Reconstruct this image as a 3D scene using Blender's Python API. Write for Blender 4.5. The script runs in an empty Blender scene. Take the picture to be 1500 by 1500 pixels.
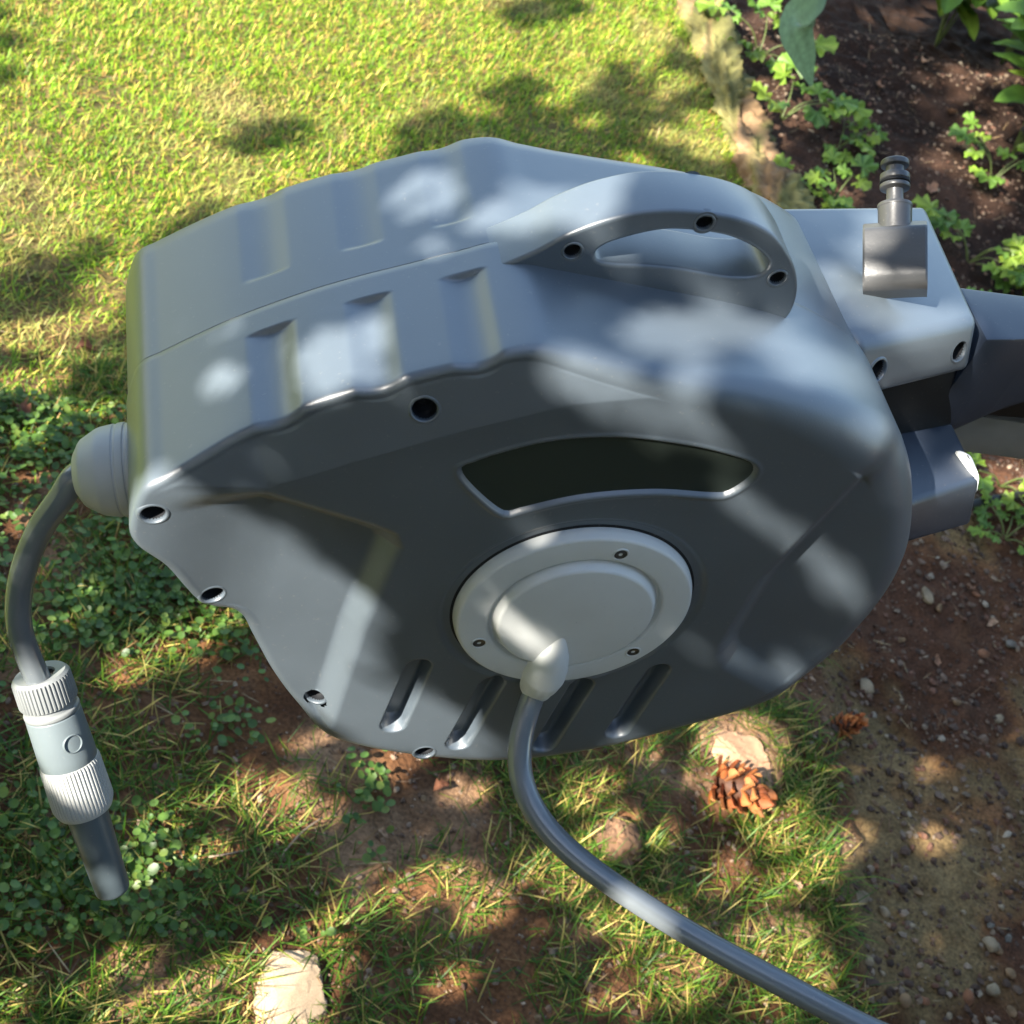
import bpy, bmesh, math, random
import numpy as np
from mathutils import Vector, Matrix

# ---------------------------------------------------------------- camera, sky, sun, exposure
sc = bpy.context.scene
H = 0.95                                     # height of the reel's hub above the ground


def W(u, v, w):                              # reel frame (along face, up, out of the face) -> world
    return (u, -w, v + H)


cam_d = bpy.data.cameras.new("camera")
cam = bpy.data.objects.new("camera", cam_d)
sc.collection.objects.link(cam)
sc.camera = cam
cam_d.sensor_width = 36.0
cam_d.lens = 36.0 * 2035.4 / 1500.0
cam_d.clip_start, cam_d.clip_end = 0.02, 400.0
cr, cu, cb = (0.93914, -0.14451, 0.31166), (-0.09692, 0.75892, 0.64394), (-0.32957, -0.63495, 0.69873)
cam.matrix_world = Matrix(((cr[0], cu[0], cb[0], -0.29989), (cr[1], cu[1], cb[1], -0.45747), (cr[2], cu[2], cb[2], 0.57554 + H), (0, 0, 0, 1)))
cam_d.dof.use_dof = True
cam_d.dof.focus_distance = 0.84
cam_d.dof.aperture_fstop = 20.0

SUN = Vector((-0.70197, -0.38107, 0.60169)).normalized()     # towards the sun: low in the left, a little in front of the reel
wld = bpy.data.worlds.new("World")
sc.world = wld
wld.use_nodes = True
wn = wld.node_tree.nodes
sky = wn.new("ShaderNodeTexSky")
sky.sky_type = 'NISHITA'
sky.sun_disc = False
sky.air_density = 1.35
sky.dust_density = 1.3
sky.sun_elevation = math.asin(SUN.z)
sky.sun_rotation = math.atan2(SUN.x, SUN.y)
wn["Background"].inputs[1].default_value = 0.112
wld.node_tree.links.new(sky.outputs[0], wn["Background"].inputs[0])
sun_d = bpy.data.lights.new("sun", 'SUN')
sun_d.energy = 5.0
sun_d.angle = math.radians(0.5)
sun_d.color = (1.0, 0.94, 0.84)
sun_o = bpy.data.objects.new("sun", sun_d)
sun_o.rotation_euler = SUN.to_track_quat('Z', 'Y').to_euler()
sc.collection.objects.link(sun_o)
sc.view_settings.view_transform = 'Standard'
sc.view_settings.look = 'None'
sc.view_settings.gamma = 1.0
sc.view_settings.use_curve_mapping = False
sc.view_settings.exposure = 2.18

rng = np.random.default_rng(7)
random.seed(5)
COL = sc.collection

# ---------------------------------------------------------------- materials
def mat(name):
    m = bpy.data.materials.new(name)
    m.use_nodes = True
    nt = m.node_tree
    return m, nt, nt.nodes["Principled BSDF"]


def nd(nt, typ, **kw):
    n = nt.nodes.new(typ)
    for k, v in kw.items():
        if k.startswith("i_"):
            n.inputs[int(k[2:]) if k[2:].isdigit() else k[2:].replace("_", " ")].default_value = v
        else:
            setattr(n, k, v)
    return n


def ramp(nt, fac, stops):
    r = nt.nodes.new("ShaderNodeValToRGB")
    el = r.color_ramp.elements
    while len(el) < len(stops):
        el.new(0.5)
    for e, (p, c) in zip(el, stops):
        e.position, e.color = p, (*c, 1.0)
    nt.links.new(fac, r.inputs[0])
    return r.outputs[0]


def plastic(name, col, rough=0.38, spec=0.5, bump=0.02, bscale=900.0, dust=0.12, coat=0.0):
    m, nt, b = mat(name)
    tc = nd(nt, "ShaderNodeTexCoord")
    n1 = nd(nt, "ShaderNodeTexNoise", i_Scale=14.0, i_Detail=5.0)
    n2 = nd(nt, "ShaderNodeTexNoise", i_Scale=bscale, i_Detail=2.0)
    nt.links.new(tc.outputs["Object"], n1.inputs["Vector"])
    nt.links.new(tc.outputs["Object"], n2.inputs["Vector"])
    lo = tuple(c * (1 - dust * 0.5) for c in col)
    hi = tuple(min(1, c * (1 + dust) + 0.01 * dust) for c in col)
    n3 = nd(nt, "ShaderNodeTexNoise", i_Scale=420.0, i_Detail=1.0)
    nt.links.new(tc.outputs["Object"], n3.inputs["Vector"])
    dr = nd(nt, "ShaderNodeMapRange", i_1=0.70, i_2=0.78, i_3=0.0, i_4=0.16 * dust / 0.12)
    nt.links.new(n3.outputs["Fac"], dr.inputs[0])
    dm_ = nd(nt, "ShaderNodeMix", data_type='RGBA')
    nt.links.new(dr.outputs[0], dm_.inputs[0])
    nt.links.new(ramp(nt, n1.outputs["Fac"], [(0.3, lo), (0.75, hi)]), dm_.inputs[6])
    dm_.inputs[7].default_value = (0.30, 0.27, 0.22, 1)
    nt.links.new(dm_.outputs[2], b.inputs["Base Color"])
    mr = nd(nt, "ShaderNodeMapRange", i_3=rough - 0.05, i_4=rough + 0.08)
    nt.links.new(n1.outputs["Fac"], mr.inputs[0])
    nt.links.new(mr.outputs[0], b.inputs["Roughness"])
    b.inputs["Specular IOR Level"].default_value = spec
    bp = nd(nt, "ShaderNodeBump", i_Strength=bump, i_Distance=0.0006)
    nt.links.new(n2.outputs["Fac"], bp.inputs["Height"])
    nt.links.new(bp.outputs[0], b.inputs["Normal"])
    return m


M = {}
M['shell'] = plastic("grey_plastic", (0.066, 0.084, 0.102), 0.43, 1.0, 0.08)
for n_ in M['shell'].node_tree.nodes:
    if n_.type == 'BSDF_PRINCIPLED':
        n_.inputs["Coat Weight"].default_value = 0.60
        n_.inputs['Coat Roughness'].default_value = 0.36
M['hub'] = plastic("light_grey_plastic", (0.50, 0.515, 0.505), 0.42, 0.45, 0.06)
M['nozzle_light'] = plastic("pale_plastic", (0.34, 0.345, 0.33), 0.45, 0.4, 0.06)
M['nut'] = plastic("mid_grey_plastic", (0.17, 0.18, 0.18), 0.45, 0.4, 0.06)
M['nozzle_grey'] = plastic("slate_plastic", (0.115, 0.14, 0.15), 0.38, 0.5, 0.03)
M['tip'] = plastic("dark_slate_plastic", (0.060, 0.078, 0.088), 0.36, 0.5, 0.03)
M['hose'] = plastic("hose_pvc", (0.115, 0.130, 0.142), 0.16, 0.85, 0.02, 500.0)
M['fitting'] = plastic("charcoal_plastic", (0.050, 0.050, 0.050), 0.34, 0.6, 0.12, 700.0)
M['black'] = plastic("black_plastic", (0.006, 0.0065, 0.008), 0.55, 0.18, 0.05)
M['dark'] = plastic("recess_shade", (0.010, 0.011, 0.013), 0.6, 0.2, 0.0)  # near-black colour stands for the shade inside holes and the hub gap
M['navy'] = plastic("bracket_plastic", (0.024, 0.032, 0.048), 0.36, 0.7, 0.04)
M['rail'] = plastic("weathered_metal", (0.21, 0.20, 0.185), 0.55, 0.4, 0.2, 260.0, 0.4)
M['pipe'] = plastic("black_tube", (0.016, 0.016, 0.016), 0.5, 0.4, 0.05)
M['screw'], nt_, b_ = mat("screw_steel")
b_.inputs["Base Color"].default_value = (0.10, 0.10, 0.10, 1)
b_.inputs["Metallic"].default_value = 0.9
b_.inputs["Roughness"].default_value = 0.35
M['pane'], nt_, b_ = mat("smoked_pane")
b_.inputs["Base Color"].default_value = (0.028, 0.036, 0.030, 1)
b_.inputs["Roughness"].default_value = 0.16
b_.inputs["Specular IOR Level"].default_value = 0.35


def attr_mat(name, rough=0.55, trans=0.25, spec=0.3, noise=0.0, nscale=60.0, bump=0.0):
    m, nt, b = mat(name)
    at = nd(nt, "ShaderNodeAttribute", attribute_name="col")
    c = at.outputs["Color"]
    if noise:
        tc = nd(nt, "ShaderNodeTexCoord")
        n = nd(nt, "ShaderNodeTexNoise", i_Scale=nscale, i_Detail=6.0)
        nt.links.new(tc.outputs["Object"], n.inputs["Vector"])
        mr = nd(nt, "ShaderNodeMapRange", i_1=0.25, i_2=0.75, i_3=1 - noise, i_4=1 + noise)
        nt.links.new(n.outputs["Fac"], mr.inputs[0])
        mx = nd(nt, "ShaderNodeMix", data_type='RGBA', blend_type='MULTIPLY')
        mx.inputs[0].default_value = 1.0
        nt.links.new(c, mx.inputs[6])
        nt.links.new(mr.outputs[0], mx.inputs[7])
        c = mx.outputs[2]
        if bump:
            bp = nd(nt, "ShaderNodeBump", i_Strength=bump, i_Distance=0.004)
            nt.links.new(n.outputs["Fac"], bp.inputs["Height"])
            nt.links.new(bp.outputs[0], b.inputs["Normal"])
    nt.links.new(c, b.inputs["Base Color"])
    b.inputs["Roughness"].default_value = rough
    b.inputs["Specular IOR Level"].default_value = spec
    if trans:
        tr = nd(nt, "ShaderNodeBsdfTranslucent")
        nt.links.new(c, tr.inputs[0])
        ms = nd(nt, "ShaderNodeMixShader")
        ms.inputs[0].default_value = trans
        nt.links.new(b.outputs[0], ms.inputs[1])
        nt.links.new(tr.outputs[0], ms.inputs[2])
        nt.links.new(ms.outputs[0], nt.nodes["Material Output"].inputs["Surface"])
    return m


M['grass'] = attr_mat("grass_blade", 0.5, 0.35, 0.3)
M['leaf'] = attr_mat("plant_leaf", 0.42, 0.38, 0.4, 0.25, 90.0)
M['canopy'] = attr_mat("canopy_leaf", 0.5, 0.10, 0.3)
M['stone'] = attr_mat("stone", 0.8, 0.0, 0.25, 0.35, 55.0, 0.6)
M['litter'] = attr_mat("litter", 0.8, 0.0, 0.2, 0.3, 120.0)
M['dry'] = attr_mat("dry_leaf", 0.6, 0.15, 0.3, 0.35, 110.0, 0.4)
M['bark'] = attr_mat("bark", 0.85, 0.0, 0.2, 0.45, 28.0, 0.9)


def mat_simple(name, stops, scale, rough=0.8, bump=0.5, dist=0.004, detail=8.0):
    m, nt, b = mat(name)
    tc = nd(nt, "ShaderNodeTexCoord")
    n = nd(nt, "ShaderNodeTexNoise", i_Scale=scale, i_Detail=detail, i_Roughness=0.65)
    nt.links.new(tc.outputs["Object"], n.inputs["Vector"])
    nt.links.new(ramp(nt, n.outputs["Fac"], stops), b.inputs["Base Color"])
    b.inputs["Roughness"].default_value = rough
    bp = nd(nt, "ShaderNodeBump", i_Strength=bump, i_Distance=dist)
    nt.links.new(n.outputs["Fac"], bp.inputs["Height"])
    nt.links.new(bp.outputs[0], b.inputs["Normal"])
    return m


# ---------------------------------------------------------------- helpers
def tag(o, label=None, cat=None, group=None, kind=None):
    if label: o['label'] = label
    if cat: o['category'] = cat
    if group: o['group'] = group
    if kind: o['kind'] = kind
    return o


def empty(name, loc, label, cat, group=None):
    o = bpy.data.objects.new(name, None)
    o.empty_display_size = 0.05
    o.location = loc
    COL.objects.link(o)
    return tag(o, label, cat, group)


def root_loc(o):
    p = Vector((0, 0, 0))
    while o is not None:
        p += o.location
        o = o.parent
    return p


def fast_mesh(name, V, F, smooth=True, col=None):
    """V (n,3); F list of (m,k) integer arrays; col (n,3) per-vertex colour"""
    V = np.asarray(V, np.float32)
    F = F if isinstance(F, list) else [F]
    F = [np.asarray(f, np.int32) for f in F if len(f)]
    me = bpy.data.meshes.new(name)
    nl = sum(f.size for f in F)
    npoly = sum(len(f) for f in F)
    me.vertices.add(len(V)); me.loops.add(nl); me.polygons.add(npoly)
    me.vertices.foreach_set("co", V.ravel())
    me.loops.foreach_set("vertex_index", np.concatenate([f.ravel() for f in F]))
    tot = np.concatenate([np.full(len(f), f.shape[1], np.int32) for f in F])
    me.polygons.foreach_set("loop_start", np.concatenate([[0], np.cumsum(tot)[:-1]]).astype(np.int32))
    me.polygons.foreach_set("loop_total", tot)
    me.polygons.foreach_set("use_smooth", np.full(npoly, smooth))
    me.update(calc_edges=True)
    if col is not None:
        a = me.attributes.new("col", 'FLOAT_COLOR', 'POINT')
        c = np.ones((len(V), 4), np.float32); c[:, :3] = col
        a.data.foreach_set("color", c.ravel())
    return me


def link(name, me, m, parent=None):
    o = bpy.data.objects.new(name, me)
    if m is not None:
        me.materials.clear(); me.materials.append(m)
    COL.objects.link(o)
    if parent is not None: o.parent = parent
    return o


def wobj(name, V, F, m, parent=None, smooth=True, col=None, sharp=None):
    """mesh object from world coordinates, kept local to its parent's place"""
    V = np.asarray(V, float)
    if parent is not None:
        V = V - np.array(root_loc(parent))
    me = fast_mesh(name, V, F, smooth, col)
    if sharp is not None: me.set_sharp_from_angle(angle=math.radians(sharp))
    return link(name, me, m, parent)


def frame(d):
    d = np.asarray(d, float); d = d / np.linalg.norm(d)
    a = np.array([0, 0, 1.0]) if abs(d[2]) < 0.9 else np.array([1.0, 0, 0])
    x = np.cross(a, d); x /= np.linalg.norm(x)
    return x, np.cross(d, x), d


def lathe(prof, org, d, n=64, mod=None, close=False):
    """prof [(r, h)] turned round direction d at org; mod(i, ang, r) changes the radius"""
    x, y, z = frame(d)
    ang = np.linspace(0, 2 * np.pi, n, endpoint=False)
    V = []
    for i, (r, h) in enumerate(prof):
        rr = np.full(n, float(r)) if mod is None else mod(i, ang, r)
        V.append(np.asarray(org) + np.outer(np.cos(ang) * rr, x) + np.outer(np.sin(ang) * rr, y) + h * z)
    V = np.concatenate(V)
    return V, grid_faces(len(prof), n, True)


def grid_faces(nr, nc, wrap=False):
    i = np.arange(nr - 1)[:, None]
    j = np.arange(nc if wrap else nc - 1)[None, :]
    j2 = (j + 1) % nc
    return np.stack([i * nc + j, i * nc + j2, (i + 1) * nc + j2, (i + 1) * nc + j], -1).reshape(-1, 4)


def rounded(pts, r, seg=4):
    """profile corner rounding for lathe profiles"""
    out = [pts[0]]
    for a, b, c in zip(pts[:-2], pts[1:-1], pts[2:]):
        a, b, c = map(np.array, (a, b, c))
        la, lc = np.linalg.norm(a - b), np.linalg.norm(c - b)
        k = min(r, la * 0.45, lc * 0.45)
        if k < 1e-6:
            out.append(tuple(b)); continue
        p0, p1 = b + (a - b) / la * k, b + (c - b) / lc * k
        for t in np.linspace(0, 1, seg):
            out.append(tuple((1 - t) ** 2 * p0 + 2 * t * (1 - t) * b + t * t * p1))
    out.append(pts[-1])
    return out


def catmull(P, n, closed=False):
    P = np.asarray(P, float)
    if closed: Q = np.concatenate([P[-1:], P, P[:2]])
    else: Q = np.concatenate([2 * P[:1] - P[1:2], P, 2 * P[-1:] - P[-2:-1]])
    segs = len(Q) - 3
    out = []
    for k in range(segs):
        p0, p1, p2, p3 = Q[k:k + 4]
        d = [max(np.linalg.norm(b - a), 1e-9) ** 0.5 for a, b in ((p0, p1), (p1, p2), (p2, p3))]
        m1 = (p1 - p0) / d[0] - (p2 - p0) / (d[0] + d[1]) + (p2 - p1) / d[1]
        m2 = (p2 - p1) / d[1] - (p3 - p1) / (d[1] + d[2]) + (p3 - p2) / d[2]
        m1, m2 = m1 * d[1], m2 * d[1]
        t = np.linspace(0, 1, n, endpoint=False)[:, None]
        out.append((2 * t ** 3 - 3 * t ** 2 + 1) * p1 + (t ** 3 - 2 * t ** 2 + t) * m1 + (-2 * t ** 3 + 3 * t ** 2) * p2 + (t ** 3 - t ** 2) * m2)
    if not closed: out.append(P[-1:])
    return np.concatenate(out)


def resample(P, n, closed=False):
    Q = np.concatenate([P, P[:1]]) if closed else P
    L = np.concatenate([[0], np.cumsum(np.linalg.norm(np.diff(Q, axis=0), axis=1))])
    s = np.linspace(0, L[-1], n, endpoint=not closed)
    return np.stack([np.interp(s, L, Q[:, k]) for k in range(Q.shape[1])], 1)


def smooth(P, k):
    for _ in range(k): P[1:-1] = (P[:-2] + 2 * P[1:-1] + P[2:]) / 4
    return P


def tube(P, rad, n=24, cap=True, mod=None):
    P = np.asarray(P, float)
    T = np.gradient(P, axis=0); T /= np.linalg.norm(T, axis=1)[:, None]
    x = frame(T[0])[0]
    rad = np.full(len(P), rad) if np.isscalar(rad) else np.asarray(rad)
    ang = np.linspace(0, 2 * np.pi, n, endpoint=False)
    V = []
    for p, t, r in zip(P, T, rad):
        x = x - t * (x @ t); x /= np.linalg.norm(x)
        y = np.cross(t, x)
        rr = r if mod is None else r * mod(ang)
        V.append(p + np.outer(np.cos(ang) * rr, x) + np.outer(np.sin(ang) * rr, y))
    V = np.concatenate(V)
    F = [grid_faces(len(P), n, True)]
    if cap:
        F += [np.arange(n)[::-1][None], (np.arange(n) + (len(P) - 1) * n)[None]]
    return V, F


def merge(parts):
    Vs, Fs, o = [], {}, 0
    for V, F in parts:
        for f in (F if isinstance(F, list) else [F]):
            f = np.asarray(f)
            if len(f): Fs.setdefault(f.shape[1], []).append(f + o)
        Vs.append(np.asarray(V, float)); o += len(V)
    return np.concatenate(Vs), [np.concatenate(f) for f in Fs.values()]


def sdf(P, poly):
    """signed distance of points (n,2) to a polygon, negative inside"""
    poly = np.asarray(poly, float)
    d = np.full(len(P), 1e9); ins = np.zeros(len(P), bool)
    for a, b in zip(poly, np.roll(poly, -1, 0)):
        e = b - a; w = P - a
        t = np.clip((w @ e) / max(e @ e, 1e-12), 0, 1)
        d = np.minimum(d, np.linalg.norm(w - t[:, None] * e, axis=1))
        c = (a[1] > P[:, 1]) != (b[1] > P[:, 1])
        with np.errstate(divide='ignore', invalid='ignore'):
            xi = a[0] + (P[:, 1] - a[1]) / (b[1] - a[1]) * (b[0] - a[0])
        ins ^= c & (P[:, 0] < xi)
    return np.where(ins, -d, d)


def sst(a, b, x):
    t = np.clip((x - a) / (b - a), 0, 1)
    return t * t * (3 - 2 * t)


def bevel_prism(name, pts8, m, parent, bev=0.003, seg=3, cutters=()):
    """hexahedron from 8 world corners (bottom ring, top ring), edges rounded, optional round holes cut through it"""
    bm = bmesh.new()
    off = root_loc(parent) if parent is not None else Vector()
    vs = [bm.verts.new(Vector(p) - off) for p in pts8]
    n = len(vs) // 2
    bm.faces.new(vs[:n][::-1]); bm.faces.new(vs[n:])
    for i in range(n):
        bm.faces.new((vs[i], vs[(i + 1) % n], vs[n + (i + 1) % n], vs[n + i]))
    bmesh.ops.recalc_face_normals(bm, faces=bm.faces)
    if bev: bmesh.ops.bevel(bm, geom=list(bm.edges), offset=bev, segments=seg, profile=0.5, affect='EDGES')
    me = bpy.data.meshes.new(name); bm.to_mesh(me); bm.free()
    o = link(name, me, m, parent)
    if cutters: o.data = cut(o, cutters)
    for p in o.data.polygons: p.use_smooth = True
    o.data.set_sharp_from_angle(angle=math.radians(35))
    return o


def cut(o, cutters):
    """real round holes: (world point, direction, radius, depth)"""
    off = root_loc(o)
    parts = []
    for p, d, r, dep in cutters:
        d = np.asarray(d, float); d /= np.linalg.norm(d)
        V, F = lathe([(r, -dep), (r, dep)], np.asarray(p) - np.array(off), d, 28)
        parts.append((V, [F, np.arange(28)[::-1][None], (np.arange(28) + 28)[None]]))
    V, F = merge(parts)
    tmp = bpy.data.objects.new("tmp", fast_mesh("tmp", V, F, False)); COL.objects.link(tmp)
    tmp.parent = o
    md = o.modifiers.new("b", 'BOOLEAN'); md.object = tmp; md.operation = 'DIFFERENCE'; md.solver = 'EXACT'
    bpy.context.view_layer.update()
    dg = bpy.context.evaluated_depsgraph_get()
    me = bpy.data.meshes.new_from_object(o.evaluated_get(dg))
    o.modifiers.clear(); bpy.data.objects.remove(tmp)
    return me


def curve_plate(name, outer, holes, half, bev, to_world, m, parent):
    """plate with holes: flat closed outlines, thickened and rounded"""
    cd = bpy.data.curves.new(name, 'CURVE'); cd.dimensions = '2D'; cd.fill_mode = 'BOTH'
    cd.extrude = half - bev; cd.bevel_depth = bev; cd.bevel_resolution = 3; cd.offset = -bev
    for P in [outer] + holes:
        sp = cd.splines.new('POLY'); sp.points.add(len(P) - 1)
        for q, p in zip(sp.points, P): q.co = (p[0], p[1], 0, 1)
        sp.use_cyclic_u = True
    t = bpy.data.objects.new("t", cd); COL.objects.link(t)
    bpy.context.view_layer.update()
    me = bpy.data.meshes.new_from_object(t.evaluated_get(bpy.context.evaluated_depsgraph_get()))
    bpy.data.objects.remove(t); bpy.data.curves.remove(cd)
    co = np.zeros(len(me.vertices) * 3, np.float32); me.vertices.foreach_get("co", co); co = co.reshape(-1, 3)
    co = to_world(co) - np.array(root_loc(parent))
    me.vertices.foreach_set("co", co.astype(np.float32).ravel())
    for p in me.polygons: p.use_smooth = True
    me.set_sharp_from_angle(angle=math.radians(40)); me.update()
    return link(name, me, m, parent)


# ---------------------------------------------------------------- ground
BX = np.array([[-1, .74], [.1, .775], [.58, .885], [1.0, .985], [1.93, 1.20], [2.8, 1.24], [6, 1.3]])


def bed_x(y): return np.interp(y, BX[:, 0], BX[:, 1])      # where the lawn gives way to the bed


def vnoise(x, y, sc_, seed=0):
    r = np.random.default_rng(seed).random((64, 64))
    gx, gy = x / sc_, y / sc_
    i, j = np.floor(gx).astype(int), np.floor(gy).astype(int)
    fx, fy = gx - i, gy - j
    fx, fy = fx * fx * (3 - 2 * fx), fy * fy * (3 - 2 * fy)
    a = lambda p, q: r[p % 64, q % 64]
    return (a(i, j) * (1 - fx) + a(i + 1, j) * fx) * (1 - fy) + (a(i, j + 1) * (1 - fx) + a(i + 1, j + 1) * fx) * fy


def fbm(x, y, s, seed=0, o=4):
    return sum(vnoise(x, y, s / 2 ** k, seed + k) / 2 ** k for k in range(o)) / sum(1 / 2 ** k for k in range(o))


def gz(x, y):
    x, y = np.asarray(x, float), np.asarray(y, float)
    e = x - bed_x(y)
    bare = sst(0.9, 0.3, y) * (1 - sst(-.05, .05, e))
    z = (fbm(x, y, .30, 1, 5) - .5) * .035 - .022 * sst(-.01, .05, e) + (fbm(x, y, .05, 9, 4) - .5) * (.008 + .024 * sst(0, .06, e) + .012 * bare)
    z += (fbm(x, y, .016, 21, 3) - .5) * .009 * np.maximum(1.5 * sst(0, .05, e), .6 * bare)
    return z


def axis(fine0, fine1, step, far):
    f = np.arange(fine0, fine1 + 1e-9, step)
    g = step * 1.5 * 1.25 ** np.arange(60); g = np.cumsum(g); g = g[g < far]
    return np.concatenate([fine0 - g[::-1], f, fine1 + g])


gx, gy = axis(-.75, 2.6, .0085, 70), axis(-.10, 3.6, .0085, 70)
GX, GY = np.meshgrid(gx, gy)
GZ = gz(GX, GY)
LW = 1 - sst(-.02, .03, GX - bed_x(GY) + (fbm(GX, GY, .08, 5) - .5) * .12)
soil_a, soil_b = np.array([.055, .023, .009]), np.array([.135, .062, .026])
red, moss, pale = np.array([.068, .031, .016]), np.array([.155, .112, .050]), np.array([.30, .19, .11])
n1, n2, n3 = fbm(GX, GY, .16, 31), fbm(GX, GY, .22, 47), fbm(GX, GY, .03, 61)
gc = soil_a + (soil_b - soil_a) * sst(.3, .7, n1)[..., None]
gc = gc + (red - gc) * (sst(.48, .62, n2) * (1 - .5 * LW))[..., None]
gc = gc + (moss - gc) * (sst(.45, .62, 1 - n2) * .75 * (1 - LW) * (GY < 1.3))[..., None]
gc = gc + (pale - gc) * (sst(.50, .78, fbm(GX, GY, .12, 77)) * .55 * LW)[..., None]
bed_shade = ((1 - LW) * sst(1.15, 1.5, GY))[..., None]  # soil colour darkened here to stand for shade under the plants
gc = gc * (1 - bed_shade) + bed_shade * (np.array([.040, .021, .013]) * (.5 + .9 * sst(.35, .75, n1))[..., None])
far = (LW * sst(.9, 1.5, GY))[..., None]
gc = gc * (1 - far) + far * (np.array([.105, .082, .030]) * (.7 + .6 * n3[..., None]))
out = (LW * np.maximum(sst(-.6, -.9, GX), sst(3.3, 3.7, GY)))[..., None]
gc = gc * (1 - out) + out * np.array([.12, .15, .03])
gc = gc * (.72 + .56 * n3[..., None])
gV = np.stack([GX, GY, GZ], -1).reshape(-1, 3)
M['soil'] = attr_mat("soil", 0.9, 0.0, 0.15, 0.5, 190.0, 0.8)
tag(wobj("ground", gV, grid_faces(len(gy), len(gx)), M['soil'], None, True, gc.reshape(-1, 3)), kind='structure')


def scatter(n, x0, x1, y0, y1): return rng.uniform(x0, x1, n), rng.uniform(y0, y1, n)


def blades(x, y, ln, wd, lean, col, curl=.5):
    """one tapered bent strip per blade"""
    n = len(x)
    a = rng.uniform(0, 2 * np.pi, n)
    d = np.stack([np.cos(a), np.sin(a)], 1); s_ = np.stack([-d[:, 1], d[:, 0]], 1)
    V = np.zeros((n, 7, 3)); z0 = gz(x, y) - .003
    for k, (t, wf) in enumerate(((0, .8), (.4, 1.), (.75, .7), (1, 0))):
        th = lean * (1 + curl * t)
        h = ln * t * np.cos(th * .8); r = ln * t * np.sin(th)
        c = np.stack([x + d[:, 0] * r, y + d[:, 1] * r, z0 + np.maximum(h, .002)], 1)
        if k < 3:
            o = s_ * (wd * wf * .5)[:, None]
            V[:, 2 * k, :] = c; V[:, 2 * k, :2] -= o; V[:, 2 * k + 1, :] = c; V[:, 2 * k + 1, :2] += o
        else: V[:, 6] = c
    b = np.arange(n)[:, None] * 7
    F = [np.concatenate([b + [0, 1, 3, 2], b + [2, 3, 5, 4]]), b + [4, 5, 6]]
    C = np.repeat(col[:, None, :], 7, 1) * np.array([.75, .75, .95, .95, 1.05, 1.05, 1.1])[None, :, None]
    return V.reshape(-1, 3), F, C.reshape(-1, 3)


def pick(n, cols, wts):
    k = rng.choice(len(cols), n, p=np.array(wts) / sum(wts))
    return np.array(cols)[k] * rng.uniform(.75, 1.25, (n, 1))


BED_STONES = [[1.169, 0.847, 0.0292, 0], [0.992, 0.66, 0.027, 0], [1.224, 0.609, 0.0221, 0], [1.0, 0.572, 0.0106, 0], [0.928, 0.446, 0.0131, 1], [0.88, 0.336, 0.0106, 2], [0.837, 0.288, 0.0235, 0], [0.875, 0.271, 0.0207, 0], [0.945, 0.302, 0.0202, 1], [0.976, 0.389, 0.0099, 2], [1.032, 0.223, 0.0228, 0], [1.044, 0.214, 0.0152, 1], [1.049, 0.182, 0.0188, 1], [1.011, 0.159, 0.0241, 0], [0.959, 0.147, 0.0183, 2], [0.852, 0.142, 0.0206, 1], [0.886, 0.143, 0.0181, 2], [0.817, 0.198, 0.0182, 0], [0.793, 0.201, 0.0163, 1], [0.866, 0.227, 0.0157, 1], [1.103, 0.305, 0.0119, 2], [1.077, 0.279, 0.0127, 0], [1.044, 0.251, 0.0164, 3], [1.069, 0.233, 0.0163, 3], [1.029, 0.13, 0.0166, 1], [0.992, 0.109, 0.0164, 0], [1.247, 0.737, 0.0195, 2], [1.311, 0.759, 0.021, 3], [1.093, 0.759, 0.0169, 1], [1.145, 0.631, 0.0132, 1], [0.777, 0.164, 0.0125, 1], [0.836, 0.181, 0.0109, 0], [0.943, 0.204, 0.014, 1], [0.91, 0.248, 0.0113, 0], [1.004, 0.269, 0.0096, 0], [0.802, 0.268, 0.0149, 2], [1.05, 0.638, 0.0098, 0], [1.193, 0.828, 0.0163, 1], [1.287, 0.867, 0.0143, 2], [1.045, 0.744, 0.0134, 1], [0.744, 0.16, 0.0142, 2], [0.921, 0.124, 0.0126, 0]]
LAWN_STONES = [[0.235, 0.229, 0.0132, 0], [0.24, 0.214, 0.009, 1], [0.386, 0.407, 0.0127, 1], [0.304, 0.32, 0.0121, 2], [0.361, 0.158, 0.0132, 1], [0.557, 0.254, 0.0142, 1], [0.498, 0.168, 0.0102, 0], [0.221, 0.418, 0.0106, 1], [0.066, 0.257, 0.0121, 1], [0.164, 0.203, 0.0129, 2], [0.117, 0.193, 0.0111, 1], [0.327, 0.127, 0.0097, 1], [-0.192, 0.29, 0.0116, 1], [-0.107, 0.299, 0.0071, 0], [-0.09, 0.434, 0.0109, 0], [-0.038, 0.475, 0.0103, 1], [0.012, 0.428, 0.0102, 2], [-0.157, 0.7, 0.0127, 2], [-0.146, 0.783, 0.0131, 2], [0.645, 0.382, 0.0131, 2], [0.748, 0.298, 0.013, 2], [0.665, 0.268, 0.0127, 2], [0.723, 0.287, 0.0111, 1]]
DRY_LEAVES = [[-0.236, 1.163, 0.0312], [-0.318, 1.013, 0.0353], [0.244, 0.429, 0.0231], [0.397, 0.163, 0.0216], [0.726, 0.297, 0.0204], [0.738, 0.268, 0.0184], [0.16, 0.361, 0.0154], [1.701, 2.141, 0.0431], [1.892, 2.355, 0.0527], [1.356, 1.868, 0.0394], [1.317, 1.882, 0.0364], [1.911, 2.529, 0.0435], [1.896, 2.736, 0.0488], [1.709, 2.586, 0.0396], [1.551, 2.292, 0.037], [1.279, 0.881, 0.0263], [1.287, 0.8, 0.0235], [1.148, 0.718, 0.0202]]
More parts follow.
